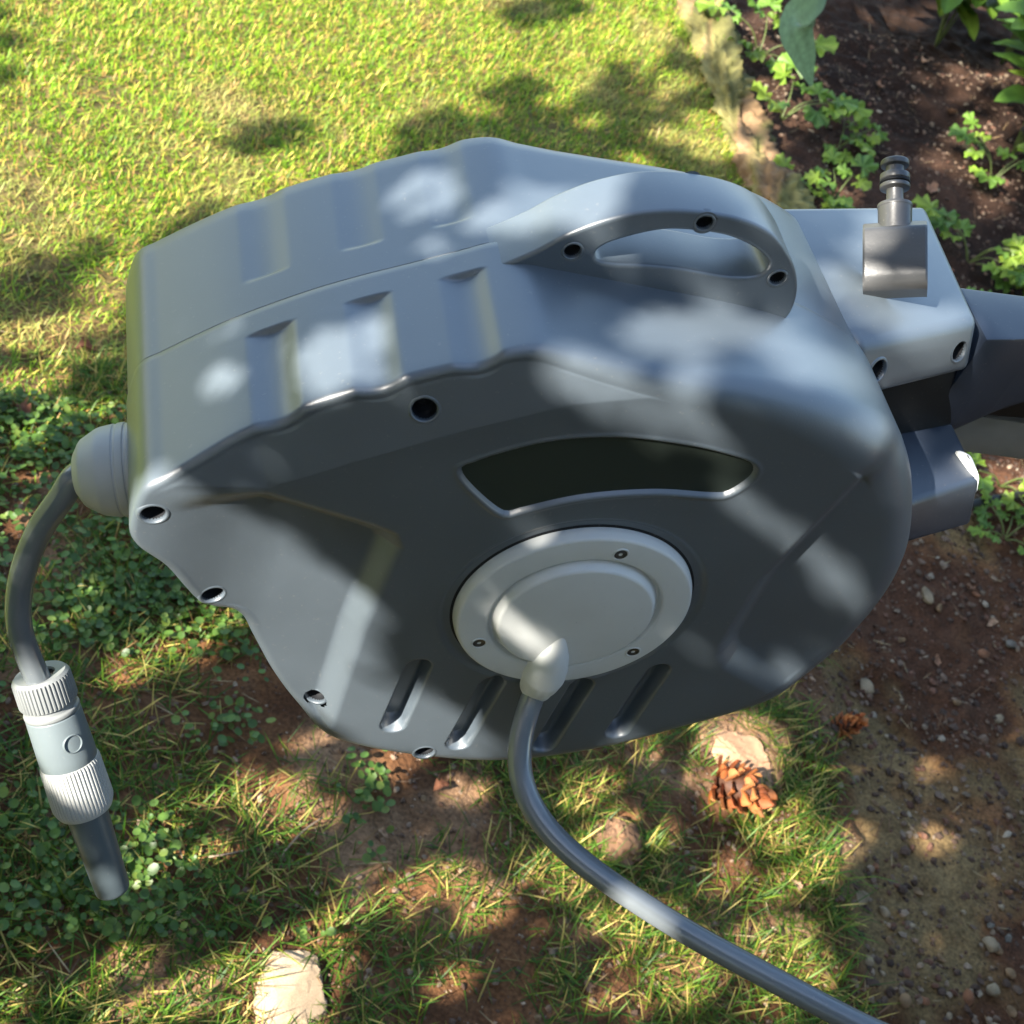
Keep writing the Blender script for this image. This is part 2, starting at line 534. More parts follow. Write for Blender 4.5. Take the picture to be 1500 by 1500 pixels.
PLANTS = [('celery', 1.356, 2.601, 0.1484), ('celery', 1.34, 2.323, 0.1574), ('celery', 1.48, 2.255, 0.0995), ('celery', 1.378, 2.01, 0.1096), ('celery', 1.694, 1.868, 0.1336), ('celery', 1.93, 2.25, 0.1297), ('celery', 1.801, 1.809, 0.1257), ('celery', 1.465, 1.149, 0.1179), ('celery', 1.408, 1.005, 0.0754), ('celery', 1.285, 1.947, 0.0918), ('shrub', 2.066, 2.409, 0.3062), ('shrub', 2.02, 2.904, 0.2338), ('shrub', 2.267, 2.926, 0.2793), ('celery', 1.538, 1.713, 0.0899)]
GAPS = np.array([[-0.196, 0.86, 0.014], [-0.121, 0.782, 0.019], [-0.121, 0.793, 0.014], [-0.155, 0.731, 0.008], [-0.145, 0.892, 0.017], [-0.148, 0.906, 0.012], [-0.047, 0.903, 0.013], [-0.043, 0.928, 0.013], [-0.026, 0.941, 0.01], [-0.113, 0.918, 0.013], [-0.116, 0.933, 0.01], [0.003, 0.954, 0.012], [0.042, 0.95, 0.006], [-0.022, 1.011, 0.016], [-0.043, 1.0, 0.012], [-0.019, 1.03, 0.01], [-0.071, 0.995, 0.008], [-0.08, 1.034, 0.015], [-0.096, 1.045, 0.012], [0.046, 0.979, 0.012], [-0.121, 0.673, 0.01], [-0.107, 0.671, 0.013], [-0.093, 0.669, 0.013], [-0.08, 0.666, 0.01], [-0.13, 0.654, 0.008], [-0.127, 0.64, 0.009], [-0.117, 0.63, 0.014], [-0.102, 0.624, 0.016], [-0.092, 0.611, 0.02], [-0.079, 0.604, 0.021], [-0.067, 0.601, 0.02], [-0.071, 0.643, 0.013], [-0.05, 0.594, 0.019], [-0.034, 0.604, 0.016], [-0.017, 0.618, 0.012], [-0.085, 0.63, 0.008], [-0.07, 0.663, 0.01], [-0.084, 0.586, 0.012], [-0.031, 0.628, 0.01], [-0.039, 0.86, 0.01], [-0.032, 0.867, 0.008], [-0.019, 0.872, 0.006], [0.018, 0.866, 0.005], [0.026, 0.867, 0.005], [0.034, 0.869, 0.004], [0.041, 0.871, 0.004], [-0.011, 0.879, 0.005], [-0.003, 0.882, 0.004], [0.06, 0.868, 0.005], [0.072, 0.869, 0.004], [0.07, 0.798, 0.004], [-0.019, 0.9, 0.006], [-0.135, 0.653, 0.008], [-0.023, 0.723, 0.004], [-0.012, 0.72, 0.005], [0.041, 0.685, 0.008], [0.051, 0.674, 0.007], [-0.145, 0.465, 0.016], [-0.124, 0.453, 0.015], [-0.176, 0.481, 0.01], [-0.242, 0.531, 0.012], [-0.229, 0.508, 0.012], [-0.248, 0.56, 0.012], [-0.249, 0.578, 0.016], [-0.237, 0.577, 0.012], [-0.217, 0.496, 0.01], [-0.707, 0.085, 0.034], [-0.594, 0.118, 0.036], [-0.614, 0.164, 0.026], [-0.616, 0.186, 0.022], [-0.417, 0.179, 0.024], [-0.347, 0.139, 0.023], [-0.401, 0.068, 0.023], [-0.398, 0.053, 0.018], [-0.101, 0.365, 0.024], [-0.182, 0.155, 0.025], [-0.16, 0.181, 0.019], [-0.131, 0.075, 0.043], [-0.164, 0.079, 0.031], [-0.108, 0.061, 0.036], [-0.17, 0.073, 0.024], [-0.163, 0.095, 0.025], [-0.246, -0.015, 0.015], [-0.231, -0.046, 0.013], [-0.266, -0.096, 0.016], [-0.123, 0.528, 0.039], [-0.086, 0.52, 0.037], [-0.069, 0.488, 0.035], [0.008, 0.508, 0.033], [0.065, 0.518, 0.038], [0.072, 0.541, 0.026], [-0.018, 0.498, 0.024], [-0.071, 0.305, 0.024], [-0.101, 0.302, 0.018], [0.057, 0.336, 0.031], [0.108, 0.342, 0.03], [0.079, 0.343, 0.026], [0.147, 0.423, 0.034], [0.19, 0.43, 0.025], [0.115, 0.417, 0.023], [0.029, 0.418, 0.017], [0.18, 0.386, 0.022], [0.144, 0.638, 0.018], [0.139, 0.623, 0.015], [-0.179, 0.45, 0.021], [-0.154, 0.506, 0.021], [-0.253, 0.259, 0.012], [-1.663, 1.36, 0.041], [-1.412, 1.21, 0.046], [-1.33, 1.185, 0.043], [-1.787, 1.414, 0.042], [-1.77, 1.5, 0.055], [-1.678, 1.495, 0.049], [-1.766, 1.599, 0.059], [-1.526, 1.388, 0.041], [-1.244, 1.249, 0.038], [-1.357, 1.302, 0.034], [-1.414, 1.383, 0.046], [-1.504, 1.47, 0.039], [-1.583, 1.511, 0.034], [-1.753, 1.848, 0.04], [-1.731, 1.912, 0.037], [-1.734, 2.008, 0.055], [-1.741, 2.111, 0.049], [-1.664, 2.131, 0.046], [-1.434, 1.858, 0.042], [-1.35, 1.815, 0.026], [-1.245, 1.755, 0.038], [-1.18, 1.724, 0.037], [-1.216, 1.704, 0.034], [-1.166, 1.593, 0.028], [-1.131, 1.612, 0.028], [-1.096, 1.632, 0.025], [-1.389, 1.969, 0.05], [-1.483, 2.067, 0.041], [-1.26, 1.857, 0.029], [-1.13, 1.319, 0.023], [-1.133, 1.344, 0.021], [-1.029, 1.664, 0.022], [-0.769, 1.494, 0.031], [-0.326, 1.11, 0.033], [-0.295, 1.114, 0.033], [-0.984, 1.601, 0.024], [-1.179, 1.773, 0.02], [-1.46, 1.759, 0.02], [-1.481, 1.863, 0.021], [-0.998, 0.129, 0.021], [-1.109, 0.137, 0.023], [-1.128, 0.187, 0.018], [-0.945, 0.102, 0.016], [-1.016, 0.197, 0.015], [-1.035, 0.164, 0.016], [-0.869, 0.076, 0.014], [-0.904, 0.17, 0.013], [-0.828, 0.099, 0.016], [-1.349, 0.444, 0.015], [-0.117, 0.057, 0.011], [-0.311, 0.083, 0.012], [-0.17, 0.366, 0.023], [-0.113, 0.5, 0.019], [-0.368, 0.059, 0.015], [-0.162, 0.201, 0.022], [-0.329, 0.138, 0.018], [0.195, 0.396, 0.022], [-0.193, -0.02, 0.017], [0.019, 0.436, 0.013], [0.05, 0.351, 0.02], [-0.369, 0.116, 0.02], [-0.207, -0.038, 0.01], [-0.111, 0.282, 0.014], [-0.193, 0.038, 0.02], [0.002, 0.326, 0.019], [-0.1, 0.231, 0.022], [-0.309, 0.146, 0.022], [0.075, 0.467, 0.022], [0.1, 0.285, 0.01], [0.058, 0.436, 0.016], [-0.014, 0.301, 0.015], [-0.108, 0.077, 0.019], [-0.325, 0.043, 0.019], [0.17, 0.354, 0.013], [0.108, 0.401, 0.01], [-0.348, 0.115, 0.01], [-0.102, 0.346, 0.02], [-0.203, -0.007, 0.017], [0.029, 0.354, 0.016], [-0.141, 0.033, 0.011], [-0.238, 0.282, 0.011], [0.063, 0.27, 0.015], [0.103, 0.324, 0.017], [-0.064, 0.399, 0.012], [-0.415, 0.124, 0.01], [0.093, 0.295, 0.01], [0.046, 0.297, 0.019], [-0.137, 0.222, 0.019], [-0.171, 0.073, 0.011], [-0.205, -0.031, 0.01], [-0.396, 0.123, 0.009], [-0.174, 0.006, 0.017], [-0.326, 0.235, 0.022], [-0.043, 0.171, 0.016], [-0.437, 0.064, 0.02], [-0.816, 0.066, 0.014], [-0.79, 0.063, 0.018], [-0.65, 0.043, 0.01], [-0.679, 0.035, 0.014], [-0.732, 0.096, 0.014], [-0.748, 0.112, 0.015], [-0.818, 0.1, 0.011], [-0.844, 0.075, 0.017], [-0.549, 0.153, 0.014], [-0.581, 0.09, 0.018], [-0.531, 0.074, 0.016], [-0.589, 0.116, 0.011], [-0.545, 0.15, 0.011], [-0.594, 0.128, 0.02], [-0.518, 0.147, 0.014], [-0.423, 0.111, 0.013], [-1.552, 1.0, 0.02], [-1.428, 0.752, 0.03], [-1.566, 0.866, 0.025], [-1.37, 0.822, 0.026], [-1.415, 0.695, 0.023], [-1.343, 1.033, 0.018], [-1.47, 1.022, 0.018], [-1.388, 1.122, 0.026], [-1.553, 1.183, 0.033], [-1.564, 1.245, 0.03], [-1.266, 0.265, 0.028], [-1.206, 0.186, 0.023], [-1.199, 0.231, 0.022], [-1.096, 0.162, 0.017], [-1.303, 0.297, 0.019], [-1.19, 0.156, 0.017], [-1.121, 0.229, 0.012]])
LAWN_LIT = [[-2.553, 0.333], [-2.551, 1.816], [-1.714, 1.328], [-1.601, 1.209], [-1.692, 1.174], [-1.565, 1.044], [-1.654, 1.0], [-1.631, 0.894], [-1.544, 0.707], [-1.336, 0.624], [-1.325, 0.503], [-1.431, 0.43], [-1.328, 0.319], [-1.405, 0.306], [-1.361, 0.243], [-1.392, 0.21], [-1.309, 0.136], [-1.407, -0.04]]
LAWN_SHADE = np.array([[-1.558, 0.56, 0.04], [-1.546, 0.533, 0.03], [-1.579, 0.595, 0.026], [-1.876, 1.13, 0.044], [-1.865, 1.085, 0.038], [-1.891, 1.177, 0.036], [-1.929, 0.346, 0.03], [-1.83, 0.312, 0.024], [-2.014, 0.365, 0.019]])
MISC = {"rock": [0.0388, 0.163, 0.0, 0.000772], "slab": [0.7046, 0.4982, 0.0, 0.000984], "clod": [0.4812, 0.3585, 0.0, 0.000905], "cone1": [0.6699, 0.4329, 0.0, 0.000958], "cone2": [0.9128, 0.5696, 0.0, 0.00104], "log0": [1.2571, 3.0224, 0.0, 0.001861], "log1": [1.1897, 2.4927, 0.0, 0.001685], "log2": [1.1758, 2.1727, 0.0, 0.001583], "log3": [1.202, 1.8756, 0.0, 0.001495], "log4": [1.1788, 1.6425, 0.0, 0.001418], "strap": [1.693, 3.141, 0.0, 0.001969], "twig0": [-0.1209, 0.3508, 0.0, 0.000805], "twig1": [-0.0859, 0.3146, 0.0, 0.000799], "twig2": [-0.0598, 0.3167, 0.0, 0.000804], "twig3": [-0.0196, 0.3243, 0.0, 0.000813], "twig4": [0.0252, 0.3196, 0.0, 0.000819], "twig5": [0.0808, 0.3755, 0.0, 0.000845], "pipe0": [1.2178, 1.0146, 0.0, 0.001229], "pipe1": [1.3406, 1.0597, 0.0, 0.001263], "pipe2": [1.5927, 1.1275, 0.0, 0.001325], "stick0": [2.0172, 2.3724, 0.0, 0.001782], "stick1": [2.1062, 2.1721, -0.0, 0.001734]}

# short turf of the sunny lawn
x, y = scatter(300000, -.75, 1.30, .75, 3.3)
e = x - bed_x(y)
keep = (e < .03 + .07 * sst(1.5, 1.75, y) * sst(2.25, 1.95, y) - .16 * rng.random(len(x)) ** 2) & (rng.random(len(x)) < sst(.70, 1.35, y + .35 * (fbm(x, y, .3, 3) - .5) * 2) * (.55 + .6 * sst(.3, .5, fbm(x, y, .12, 8))))
x, y = x[keep], y[keep]
n = len(x)
straw = fbm(x, y, .10, 12)
lc = pick(n, [(.15, .28, .012), (.25, .36, .018), (.060, .15, .010), (.54, .46, .09), (.44, .25, .07)], [3.8, 3.2, 2.2, 1.8, 1.3])
lc *= (.75 + .5 * straw)[:, None]
pt_ = sst(.52, .72, fbm(x, y, .17, 41))[:, None] * .5; lc = lc * (1 - pt_) + pt_ * pick(n, [(.50, .34, .16), (.40, .36, .12), (.30, .19, .10)], [2, 2, 1])
x2, y2 = scatter(70000, -2.4, 1.6, -.9, 5.2)
k2 = ((x2 < -.62) | (y2 > 3.3)) & (x2 < bed_x(y2))
x2, y2 = x2[k2], y2[k2]
x, y = np.concatenate([x, x2]), np.concatenate([y, y2]); n = len(x)
lc = np.concatenate([lc, pick(len(x2), [(.15, .28, .012), (.25, .36, .018), (.54, .46, .09)], [3, 3, 1])])
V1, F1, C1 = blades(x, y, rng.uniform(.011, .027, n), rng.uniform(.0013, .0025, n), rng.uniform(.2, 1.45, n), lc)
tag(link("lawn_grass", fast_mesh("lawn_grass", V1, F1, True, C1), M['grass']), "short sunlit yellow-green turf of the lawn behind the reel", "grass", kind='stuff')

# patchy coarser grass below the reel
tx, ty = scatter(4200, -.60, 1.05, -.05, 1.15)
te = tx - bed_x(ty)
tk = (te < -.01) & (fbm(tx, ty, .20, 15) + .22 * rng.random(len(tx)) > .565)
tx, ty = tx[tk], ty[tk]
bx2, by2 = scatter(1500, -.6, 1.0, -1.2, -.05)
tx, ty = np.concatenate([tx, bx2[bx2 < bed_x(by2) - .05]]), np.concatenate([ty, by2[bx2 < bed_x(by2) - .05]])
cnt = rng.integers(6, 26, len(tx))
x = np.repeat(tx, cnt) + rng.normal(0, .016, cnt.sum()); y = np.repeat(ty, cnt) + rng.normal(0, .016, cnt.sum())
for k_, r_ in (('rock', .045), ('slab', .058), ('clod', .026), ('cone1', .03), ('cone2', .022)):      # nothing grows through the larger stones
    ok_ = np.hypot(x - MISC[k_][0], y - MISC[k_][1]) > r_
    x, y = x[ok_], y[ok_]
n = len(x)
gcol = pick(n, [(.038, .100, .009), (.075, .150, .013), (.16, .20, .020), (.46, .36, .10), (.22, .125, .045)], [3, 3.4, 2.0, 1.5, .9])
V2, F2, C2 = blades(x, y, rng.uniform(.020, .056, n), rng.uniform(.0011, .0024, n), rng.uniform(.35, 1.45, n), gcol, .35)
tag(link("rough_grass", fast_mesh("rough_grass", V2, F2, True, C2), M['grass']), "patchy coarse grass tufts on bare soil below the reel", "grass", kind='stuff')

# clover-like ground cover at the left
x, y = scatter(14000, -.50, .18, .22, 1.05)
w_ = fbm(x, y, .14, 19) + .25 * sst(.15, -.25, x)
keep = (w_ + .42 * rng.random(len(x)) > .89) & (x < .17)
x, y = x[keep], y[keep]
n = len(x)
k = 9
ang = np.linspace(0, 2 * np.pi, k - 1, endpoint=False)
r = rng.uniform(.0026, .0066, n); tilt = rng.uniform(-.6, .6, (n, 2)); hz = rng.uniform(.006, .028, n)
LV = np.zeros((n, k, 3)); LV[:, 0] = np.stack([x, y, gz(x, y) + hz], 1)
for j, a in enumerate(ang):
    dx, dy = r * np.cos(a), r * np.sin(a)
    LV[:, j + 1] = np.stack([x + dx, y + dy, gz(x, y) + hz + dx * tilt[:, 0] + dy * tilt[:, 1] + .0012], 1)
b = np.arange(n)[:, None] * k
F = np.concatenate([b + [0, 1 + j, 1 + (j + 1) % (k - 1)] for j in range(k - 1)])
cc = pick(n, [(.062, .125, .022), (.09, .165, .028), (.14, .20, .036)], [3, 3, 1])
tag(link("clover", fast_mesh("clover", LV.reshape(-1, 3), F, True, np.repeat(cc, k, 0)), M['leaf']), "small round-leaved clover carpet below the nozzle", "clover", kind='stuff')

# crumbs and chips on the bare soil
ico = bmesh.new(); bmesh.ops.create_icosphere(ico, subdivisions=1, radius=1.0)
IV = np.array([v.co[:] for v in ico.verts]); IF = np.array([[v.index for v in f.verts] for f in ico.faces]); ico.free()


def crumbs(x, y, r, col, flat=.7):
    n = len(x)
    P = IV[None] * rng.uniform(.55, 1.25, (n, len(IV), 1))
    P = P * np.stack([rng.uniform(.7, 1.3, n), rng.uniform(.7, 1.3, n), np.full(n, flat)], 1)[:, None] * r[:, None, None]
    a = rng.uniform(0, 6.28, n)
    X = P[..., 0] * np.cos(a)[:, None] - P[..., 1] * np.sin(a)[:, None]
    Y = P[..., 0] * np.sin(a)[:, None] + P[..., 1] * np.cos(a)[:, None]
    V = np.stack([X + x[:, None], Y + y[:, None], P[..., 2] + (gz(x, y) + r * .25)[:, None]], -1)
    F = (IF[None] + (np.arange(n) * len(IV))[:, None, None]).reshape(-1, 3)
    return V.reshape(-1, 3), F, np.repeat(col, len(IV), 0)


x, y = scatter(52000, .70, 2.3, .0, 2.9)
e = x - bed_x(y)
keep = (e > -.04) & (rng.random(len(x)) < np.where(y < 1.3, 1.0, .55)) & (fbm(x, y, .11, 33) + .3 * rng.random(len(x)) > .52)
x, y = x[keep], y[keep]; n = len(x)
r = .0013 + .0066 * rng.random(n) ** 4
cc = pick(n, [(.06, .038, .027), (.12, .08, .055), (.17, .125, .085), (.22, .18, .13), (.10, .05, .032)], [4, 3, 1.2, .3, 2])
V, F, C = crumbs(x, y, r, cc)
tag(link("soil_crumbs", fast_mesh("soil_crumbs", V, F, False, C), M['litter']), "loose crumbs and grit on the brown garden bed", "gravel", kind='stuff')
x, y = scatter(9000, -.6, .95, -.05, 1.1)
keep = (x - bed_x(y) < 0); x, y = x[keep], y[keep]; n = len(x)
cc = pick(n, [(.10, .062, .042), (.17, .115, .078), (.26, .19, .13), (.08, .045, .03)], [3, 3, 1, 2])
V, F, C = crumbs(x, y, .0014 + .0042 * rng.random(n) ** 3, cc)
tag(link("soil_clods", fast_mesh("soil_clods", V, F, False, C), M['litter']), "small brown soil clods between the grass tufts", "soil", kind='stuff')
# dry straw and needles
x, y = scatter(4200, -.6, 2.4, -.05, 3.0); n = len(x)
cc = pick(n, [(.24, .165, .085), (.16, .09, .048), (.10, .055, .032), (.32, .24, .13)], [2, 3, 3, .8])
V, F, C = blades(x, y, rng.uniform(.012, .045, n), rng.uniform(.0008, .0022, n), rng.uniform(1.40, 1.56, n), cc, .02)
V[:, 2] += .004
tag(link("dry_straw", fast_mesh("dry_straw", V, F, True, C), M['litter']), "bits of dry straw and needles strewn over the soil", "straw", kind='stuff')

def rock_mesh(name, seed, col, sub=3, rough=.28, cut_n=7):
    r = np.random.default_rng(seed)
    bm = bmesh.new(); bmesh.ops.create_icosphere(bm, subdivisions=sub, radius=1.0)
    V = np.array([v.co[:] for v in bm.verts]); F = np.array([[v.index for v in f.verts] for f in bm.faces]); bm.free()
    D = V.copy()
    for _ in range(cut_n):                     # chipped flats
        nrm = r.normal(size=3); nrm /= np.linalg.norm(nrm); h = r.uniform(.55, .85)
        over = np.maximum(V @ nrm - h, 0); V = V - over[:, None] * nrm * .92
    V += D * (r.normal(size=len(V)) * rough * .035)[:, None]
    c = np.tile(np.array(col), (len(V), 1)) * (1 + .25 * np.sin(D[:, :1] * 3 + seed) + r.normal(size=(len(V), 1)) * .06)
    return fast_mesh(name, V, F, True, c)


STC = [(.26, .20, .125), (.23, .145, .075), (.21, .095, .048), (.15, .135, .11)]
rocks = {}
for kk in range(4):
    for j in range(3):
        me = rock_mesh("stone", 10 * kk + j, STC[kk]); me.set_sharp_from_angle(angle=math.radians(32)); me.materials.append(M['stone']); rocks[kk, j] = me
sl = {0: ("pale grey chip of stone lying on the bare brown bed", "pale stones in the bed"), 1: ("tan pebble lying on the bare brown bed", "tan pebbles in the bed"),
      2: ("reddish brown pebble lying on the bare brown bed", "reddish pebbles in the bed"), 3: ("dark grey pebble lying on the bare brown bed", "dark grey pebbles in the bed")}
sg = {0: ("pale pebble lying among the grass tufts", "pale pebbles in the grass"), 1: ("tan pebble lying among the grass tufts", "tan pebbles in the grass"), 2: ("reddish brown pebble lying among the grass tufts", "reddish pebbles in the grass")}
ORD = ["nearest", "second nearest", "third nearest", "fourth nearest", "fifth nearest", "sixth nearest", "seventh nearest", "eighth nearest", "ninth nearest", "tenth nearest", "eleventh nearest",
       "twelfth nearest", "thirteenth nearest", "fourteenth nearest", "fifteenth nearest", "sixteenth nearest", "seventeenth nearest", "eighteenth nearest", "farthest"]


def ranks(pts, key):
    d = [math.hypot(p[0] - MISC[key][0], p[1] - MISC[key][1]) for p in pts]
    return {i: ORD[r] for r, i in enumerate(sorted(range(len(d)), key=lambda i: d[i]))}


def colour_ranks(lst, key):
    out = {}
    for kk in range(4):
        ix = [i for i in range(len(lst)) if lst[i][3] == kk]
        for r, i in ranks([lst[j] for j in ix], key).items(): out[ix[r]] = i
    return out


SR = {id(BED_STONES): (colour_ranks(BED_STONES, "cone2"), "the small pine cone"), id(LAWN_STONES): (colour_ranks(LAWN_STONES, "rock"), "the large pale rock")}
for lst, lab in ((BED_STONES, sl), (LAWN_STONES, sg)):
    for i, (px_, py_, sz, kk) in enumerate(lst):
        o = bpy.data.objects.new("stone", rocks[kk, i % 3]); COL.objects.link(o)
        a, b_, c_ = sz * .5 * rng.uniform(.9, 1.25), sz * .5 * rng.uniform(.65, 1.0), sz * .5 * rng.uniform(.45, .75)
        o.scale = (a, b_, c_)
        o.rotation_euler = (rng.uniform(-.4, .4), rng.uniform(-.4, .4), rng.uniform(0, 6.28))
        o.location = (px_, py_, float(gz(px_, py_)) + c_ * .45)
        tag(o, lab[kk][0].replace(" lying", "").replace(" of stone", "") + ", " + SR[id(lst)][0][i] + " " + SR[id(lst)][1], "stone", lab[kk][1])


def big_rock(name, key, scale, col, seed, rotz, label, cat, rough=.3, dz=.3, cutn=7):
    p = MISC[key]
    me = rock_mesh(name, seed, col, 4, rough, cutn); me.set_sharp_from_angle(angle=math.radians(30))
    o = link(name, me, M['stone']); o.scale = scale; o.rotation_euler = (0, 0, rotz)
    o.location = (p[0], p[1], float(gz(p[0], p[1])) + scale[2] * dz)
    return tag(o, label, cat)


big_rock("rock", "rock", (.044, .066, .014), (.38, .28, .18), 3, -.3, "large pale rock half buried in the grass at the bottom edge", "rock", .7, .2, 15)
big_rock("stone_slab", "slab", (.050, .066, .016), (.40, .235, .135), 11, .25, "flat sunlit terracotta-tan slab on the grass beneath the reel", "stone", .9, .35, 12)
big_rock("soil_clod", "clod", (.034, .036, .022), (.17, .095, .052), 21, .3, "round brown clod of earth beside the hanging grey hose", "clod", 2.2, .2, 4)

# dry leaves: curled single sheets with some thickness of curl
def dry_leaf_mesh(seed, col):
    r = np.random.default_rng(seed)
    nu, nv = 9, 5
    U, Vv = np.meshgrid(np.linspace(0, 1, nu), np.linspace(-1, 1, nv))
    wd = .42 * np.sin(np.pi * U ** .8) ** .8 * (1 + .2 * r.normal(size=U.shape))
    X = U - .5; Y = Vv * wd * .6
    Z = .55 * (Vv * wd) ** 2 * r.uniform(1, 2.2) + .18 * np.sin(U * 4 + seed) + .05 * r.normal(size=U.shape)
    V = np.stack([X, Y, Z], -1).reshape(-1, 3); V[:, 2] -= V[:, 2].min()
    c = np.array(col) * (1 + .25 * r.normal(size=(len(V), 1)))
    me = fast_mesh("dry_leaf", V, grid_faces(nv, nu), True, np.clip(c, .01, 1)); me.materials.append(M['dry']); return me


LR = {}
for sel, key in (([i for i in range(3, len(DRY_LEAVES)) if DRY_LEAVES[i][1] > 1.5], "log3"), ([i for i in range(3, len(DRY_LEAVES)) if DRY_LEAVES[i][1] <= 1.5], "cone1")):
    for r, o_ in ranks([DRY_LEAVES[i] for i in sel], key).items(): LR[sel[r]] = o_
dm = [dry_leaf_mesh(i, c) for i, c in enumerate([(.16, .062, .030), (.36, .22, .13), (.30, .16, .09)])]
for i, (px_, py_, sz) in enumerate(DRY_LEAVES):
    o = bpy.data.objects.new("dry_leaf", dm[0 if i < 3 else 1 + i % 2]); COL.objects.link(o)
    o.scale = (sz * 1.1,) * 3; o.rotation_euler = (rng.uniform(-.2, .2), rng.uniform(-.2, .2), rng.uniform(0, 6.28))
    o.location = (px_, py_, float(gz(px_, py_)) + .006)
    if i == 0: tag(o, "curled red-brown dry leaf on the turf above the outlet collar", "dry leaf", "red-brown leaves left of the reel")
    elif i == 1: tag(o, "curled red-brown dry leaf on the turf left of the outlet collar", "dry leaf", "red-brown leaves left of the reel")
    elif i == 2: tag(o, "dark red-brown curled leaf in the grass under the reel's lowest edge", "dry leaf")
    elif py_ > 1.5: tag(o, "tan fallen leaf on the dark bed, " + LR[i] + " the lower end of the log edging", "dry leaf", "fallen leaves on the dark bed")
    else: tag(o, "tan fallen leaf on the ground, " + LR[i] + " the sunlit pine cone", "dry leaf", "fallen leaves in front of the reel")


def cone(key, r0, label, tilt, seed):
    p = MISC[key]
    root = empty("pine_cone", (p[0], p[1], float(gz(p[0], p[1])) + r0 * .75), label, "pine cone")
    root.rotation_euler = tilt
    rr = np.random.default_rng(seed)
    V, F = lathe([(0.001, -r0 * .9), (r0 * .42, -r0 * .6), (r0 * .52, 0), (r0 * .3, r0 * .7), (.001, r0)], (0, 0, 0), (0, 0, 1), 14)
    core = link("core", fast_mesh("core", V, F, True, np.tile((.07, .03, .016), (len(V), 1))), M['dry'], root)
    su, sv = np.meshgrid(np.linspace(-1, 1, 5), np.linspace(0, 1, 4))
    SV = np.stack([su * .5 * np.sin(np.pi * (.18 + .74 * sv)), sv * 1.0, .12 * (1 - su ** 2) + .30 * sv ** 2], -1).reshape(-1, 3)
    SV2 = np.concatenate([SV, SV - [0, 0, .10]])
    f = grid_faces(4, 5); SF = np.concatenate([f, f[:, ::-1] + 20])
    me = [fast_mesh("scale", SV2 * r0 * .55, SF, True, np.tile(np.array(c), (40, 1)) * (.8 + .35 * np.r_[sv.ravel(), sv.ravel()][:, None])) for c in ((.40, .14, .045), (.28, .085, .032), (.44, .19, .07))]
    for m_ in me: m_.materials.append(M['dry'])
    k = 0
    for lv in range(6):
        t = lv / 5.0; z = (-.75 + 1.5 * t) * r0; rad = r0 * (.50 - .25 * abs(t - .35)) * (1 if t < .8 else .6)
        for j in range(9 if lv < 5 else 5):
            a = j * 2 * math.pi / (9 if lv < 5 else 5) + lv * .35 + rr.normal() * .2
            o = bpy.data.objects.new("scale", me[k % 3]); k += 1; COL.objects.link(o); o.parent = root
            o.matrix_local = Matrix.Translation((rad * math.cos(a) * .75, rad * math.sin(a) * .75, z)) @ Matrix.Rotation(a - math.pi / 2, 4, 'Z') @ Matrix.Rotation(-.15 + 1.2 * t + rr.normal() * .35, 4, 'X')


cone("cone1", .041, "sunlit orange-brown pine cone at the foot of the flat tan slab", (1.2, .3, .8), 1)
cone("cone2", .024, "small orange-brown pine cone at the edge of the shaded bed", (.6, -.5, 2.1), 2)


def stick(name, pts, r, m, label, cat, group=None, n=8, taper=.6):
    P = catmull(np.array(pts, float), 8)
    V, F = tube(P, np.linspace(r, r * taper, len(P)), n)
    c = np.tile((.27, .20, .135), (len(V), 1))
    return tag(wobj(name, V, F, m, None, True, c), label, cat, group)


def on(key, dz=.006): p = MISC[key]; return np.array([p[0], p[1], float(gz(p[0], p[1])) + dz])


stick("twig", [on("twig0"), (on("twig0") + on("twig1")) / 2 + [.004, .006, .006], on("twig1")], .0016, M['litter'], "thin pale bent twig on bare soil right of the nozzle tip", "twig")
stick("twig", [on("twig2", .012), (on("twig2") + on("twig3")) / 2 + [0, -.003, .012], on("twig3", .014)], .0014, M['litter'], "short pale horizontal twig caught in the grass", "twig")
stick("twig", [on("twig4", .012), (on("twig4") + on("twig5")) / 2 + [0, .004, .014], on("twig5", .018)], .0015, M['litter'], "slanting pale grass stalk rising to the upper right below the reel", "twig")
stick("irrigation_tube", [on("pipe0", .03), on("pipe1", .03), on("pipe2", .03), on("pipe2", .03) + [.6, .1, 0]], .0085, M['pipe'], "thin black irrigation tube on the ground below the bracket", "tube", taper=1)
stick("garden_stake", [on("stick0", .10), on("stick1", .03), on("stick1", .02) + [.3, -.3, 0]], .009, M['pipe'], "thin black tube sticking up in the bed at the right edge", "tube", taper=1)

# weathered log along the lawn's edge
P = catmull(np.array([on(k, .012) for k in ("log0", "log1", "log2", "log3", "log4")]), 60)
lr = np.random.default_rng(4)
nA = 40; V, F = tube(P, .050, nA)
bx_, by_ = np.meshgrid(np.arange(nA), np.arange(len(P)))
ph = bx_ * 2 * np.pi / nA
cx_, cy_, cz_ = np.cos(ph), np.sin(ph), by_ * .0075
bump = .55 * (fbm(cx_ * .5 + cz_ * 1.3 + 3, cy_ * .5 + cz_ * .9 + 3, .045, 91, 3) - .5) + fbm(cx_ * .3 + cz_ * .35 + 5, cy_ * .3 + cz_ * .9 + 5, .16, 71, 5) - .5
V = V.reshape(len(P), nA, 3); cen = P[:, None]; V = cen + (V - cen) * (1 + 2.1 * bump[..., None]); V[..., 2] = cen[..., 2] + (V[..., 2] - cen[..., 2]) * .75
lcv = np.array([.20, .125, .065]) * (.15 + 1.6 * fbm(cx_ * .3 + 7 + cz_, cy_ * .3 + 7 - cz_ * .8, .10, 75, 5))[..., None]
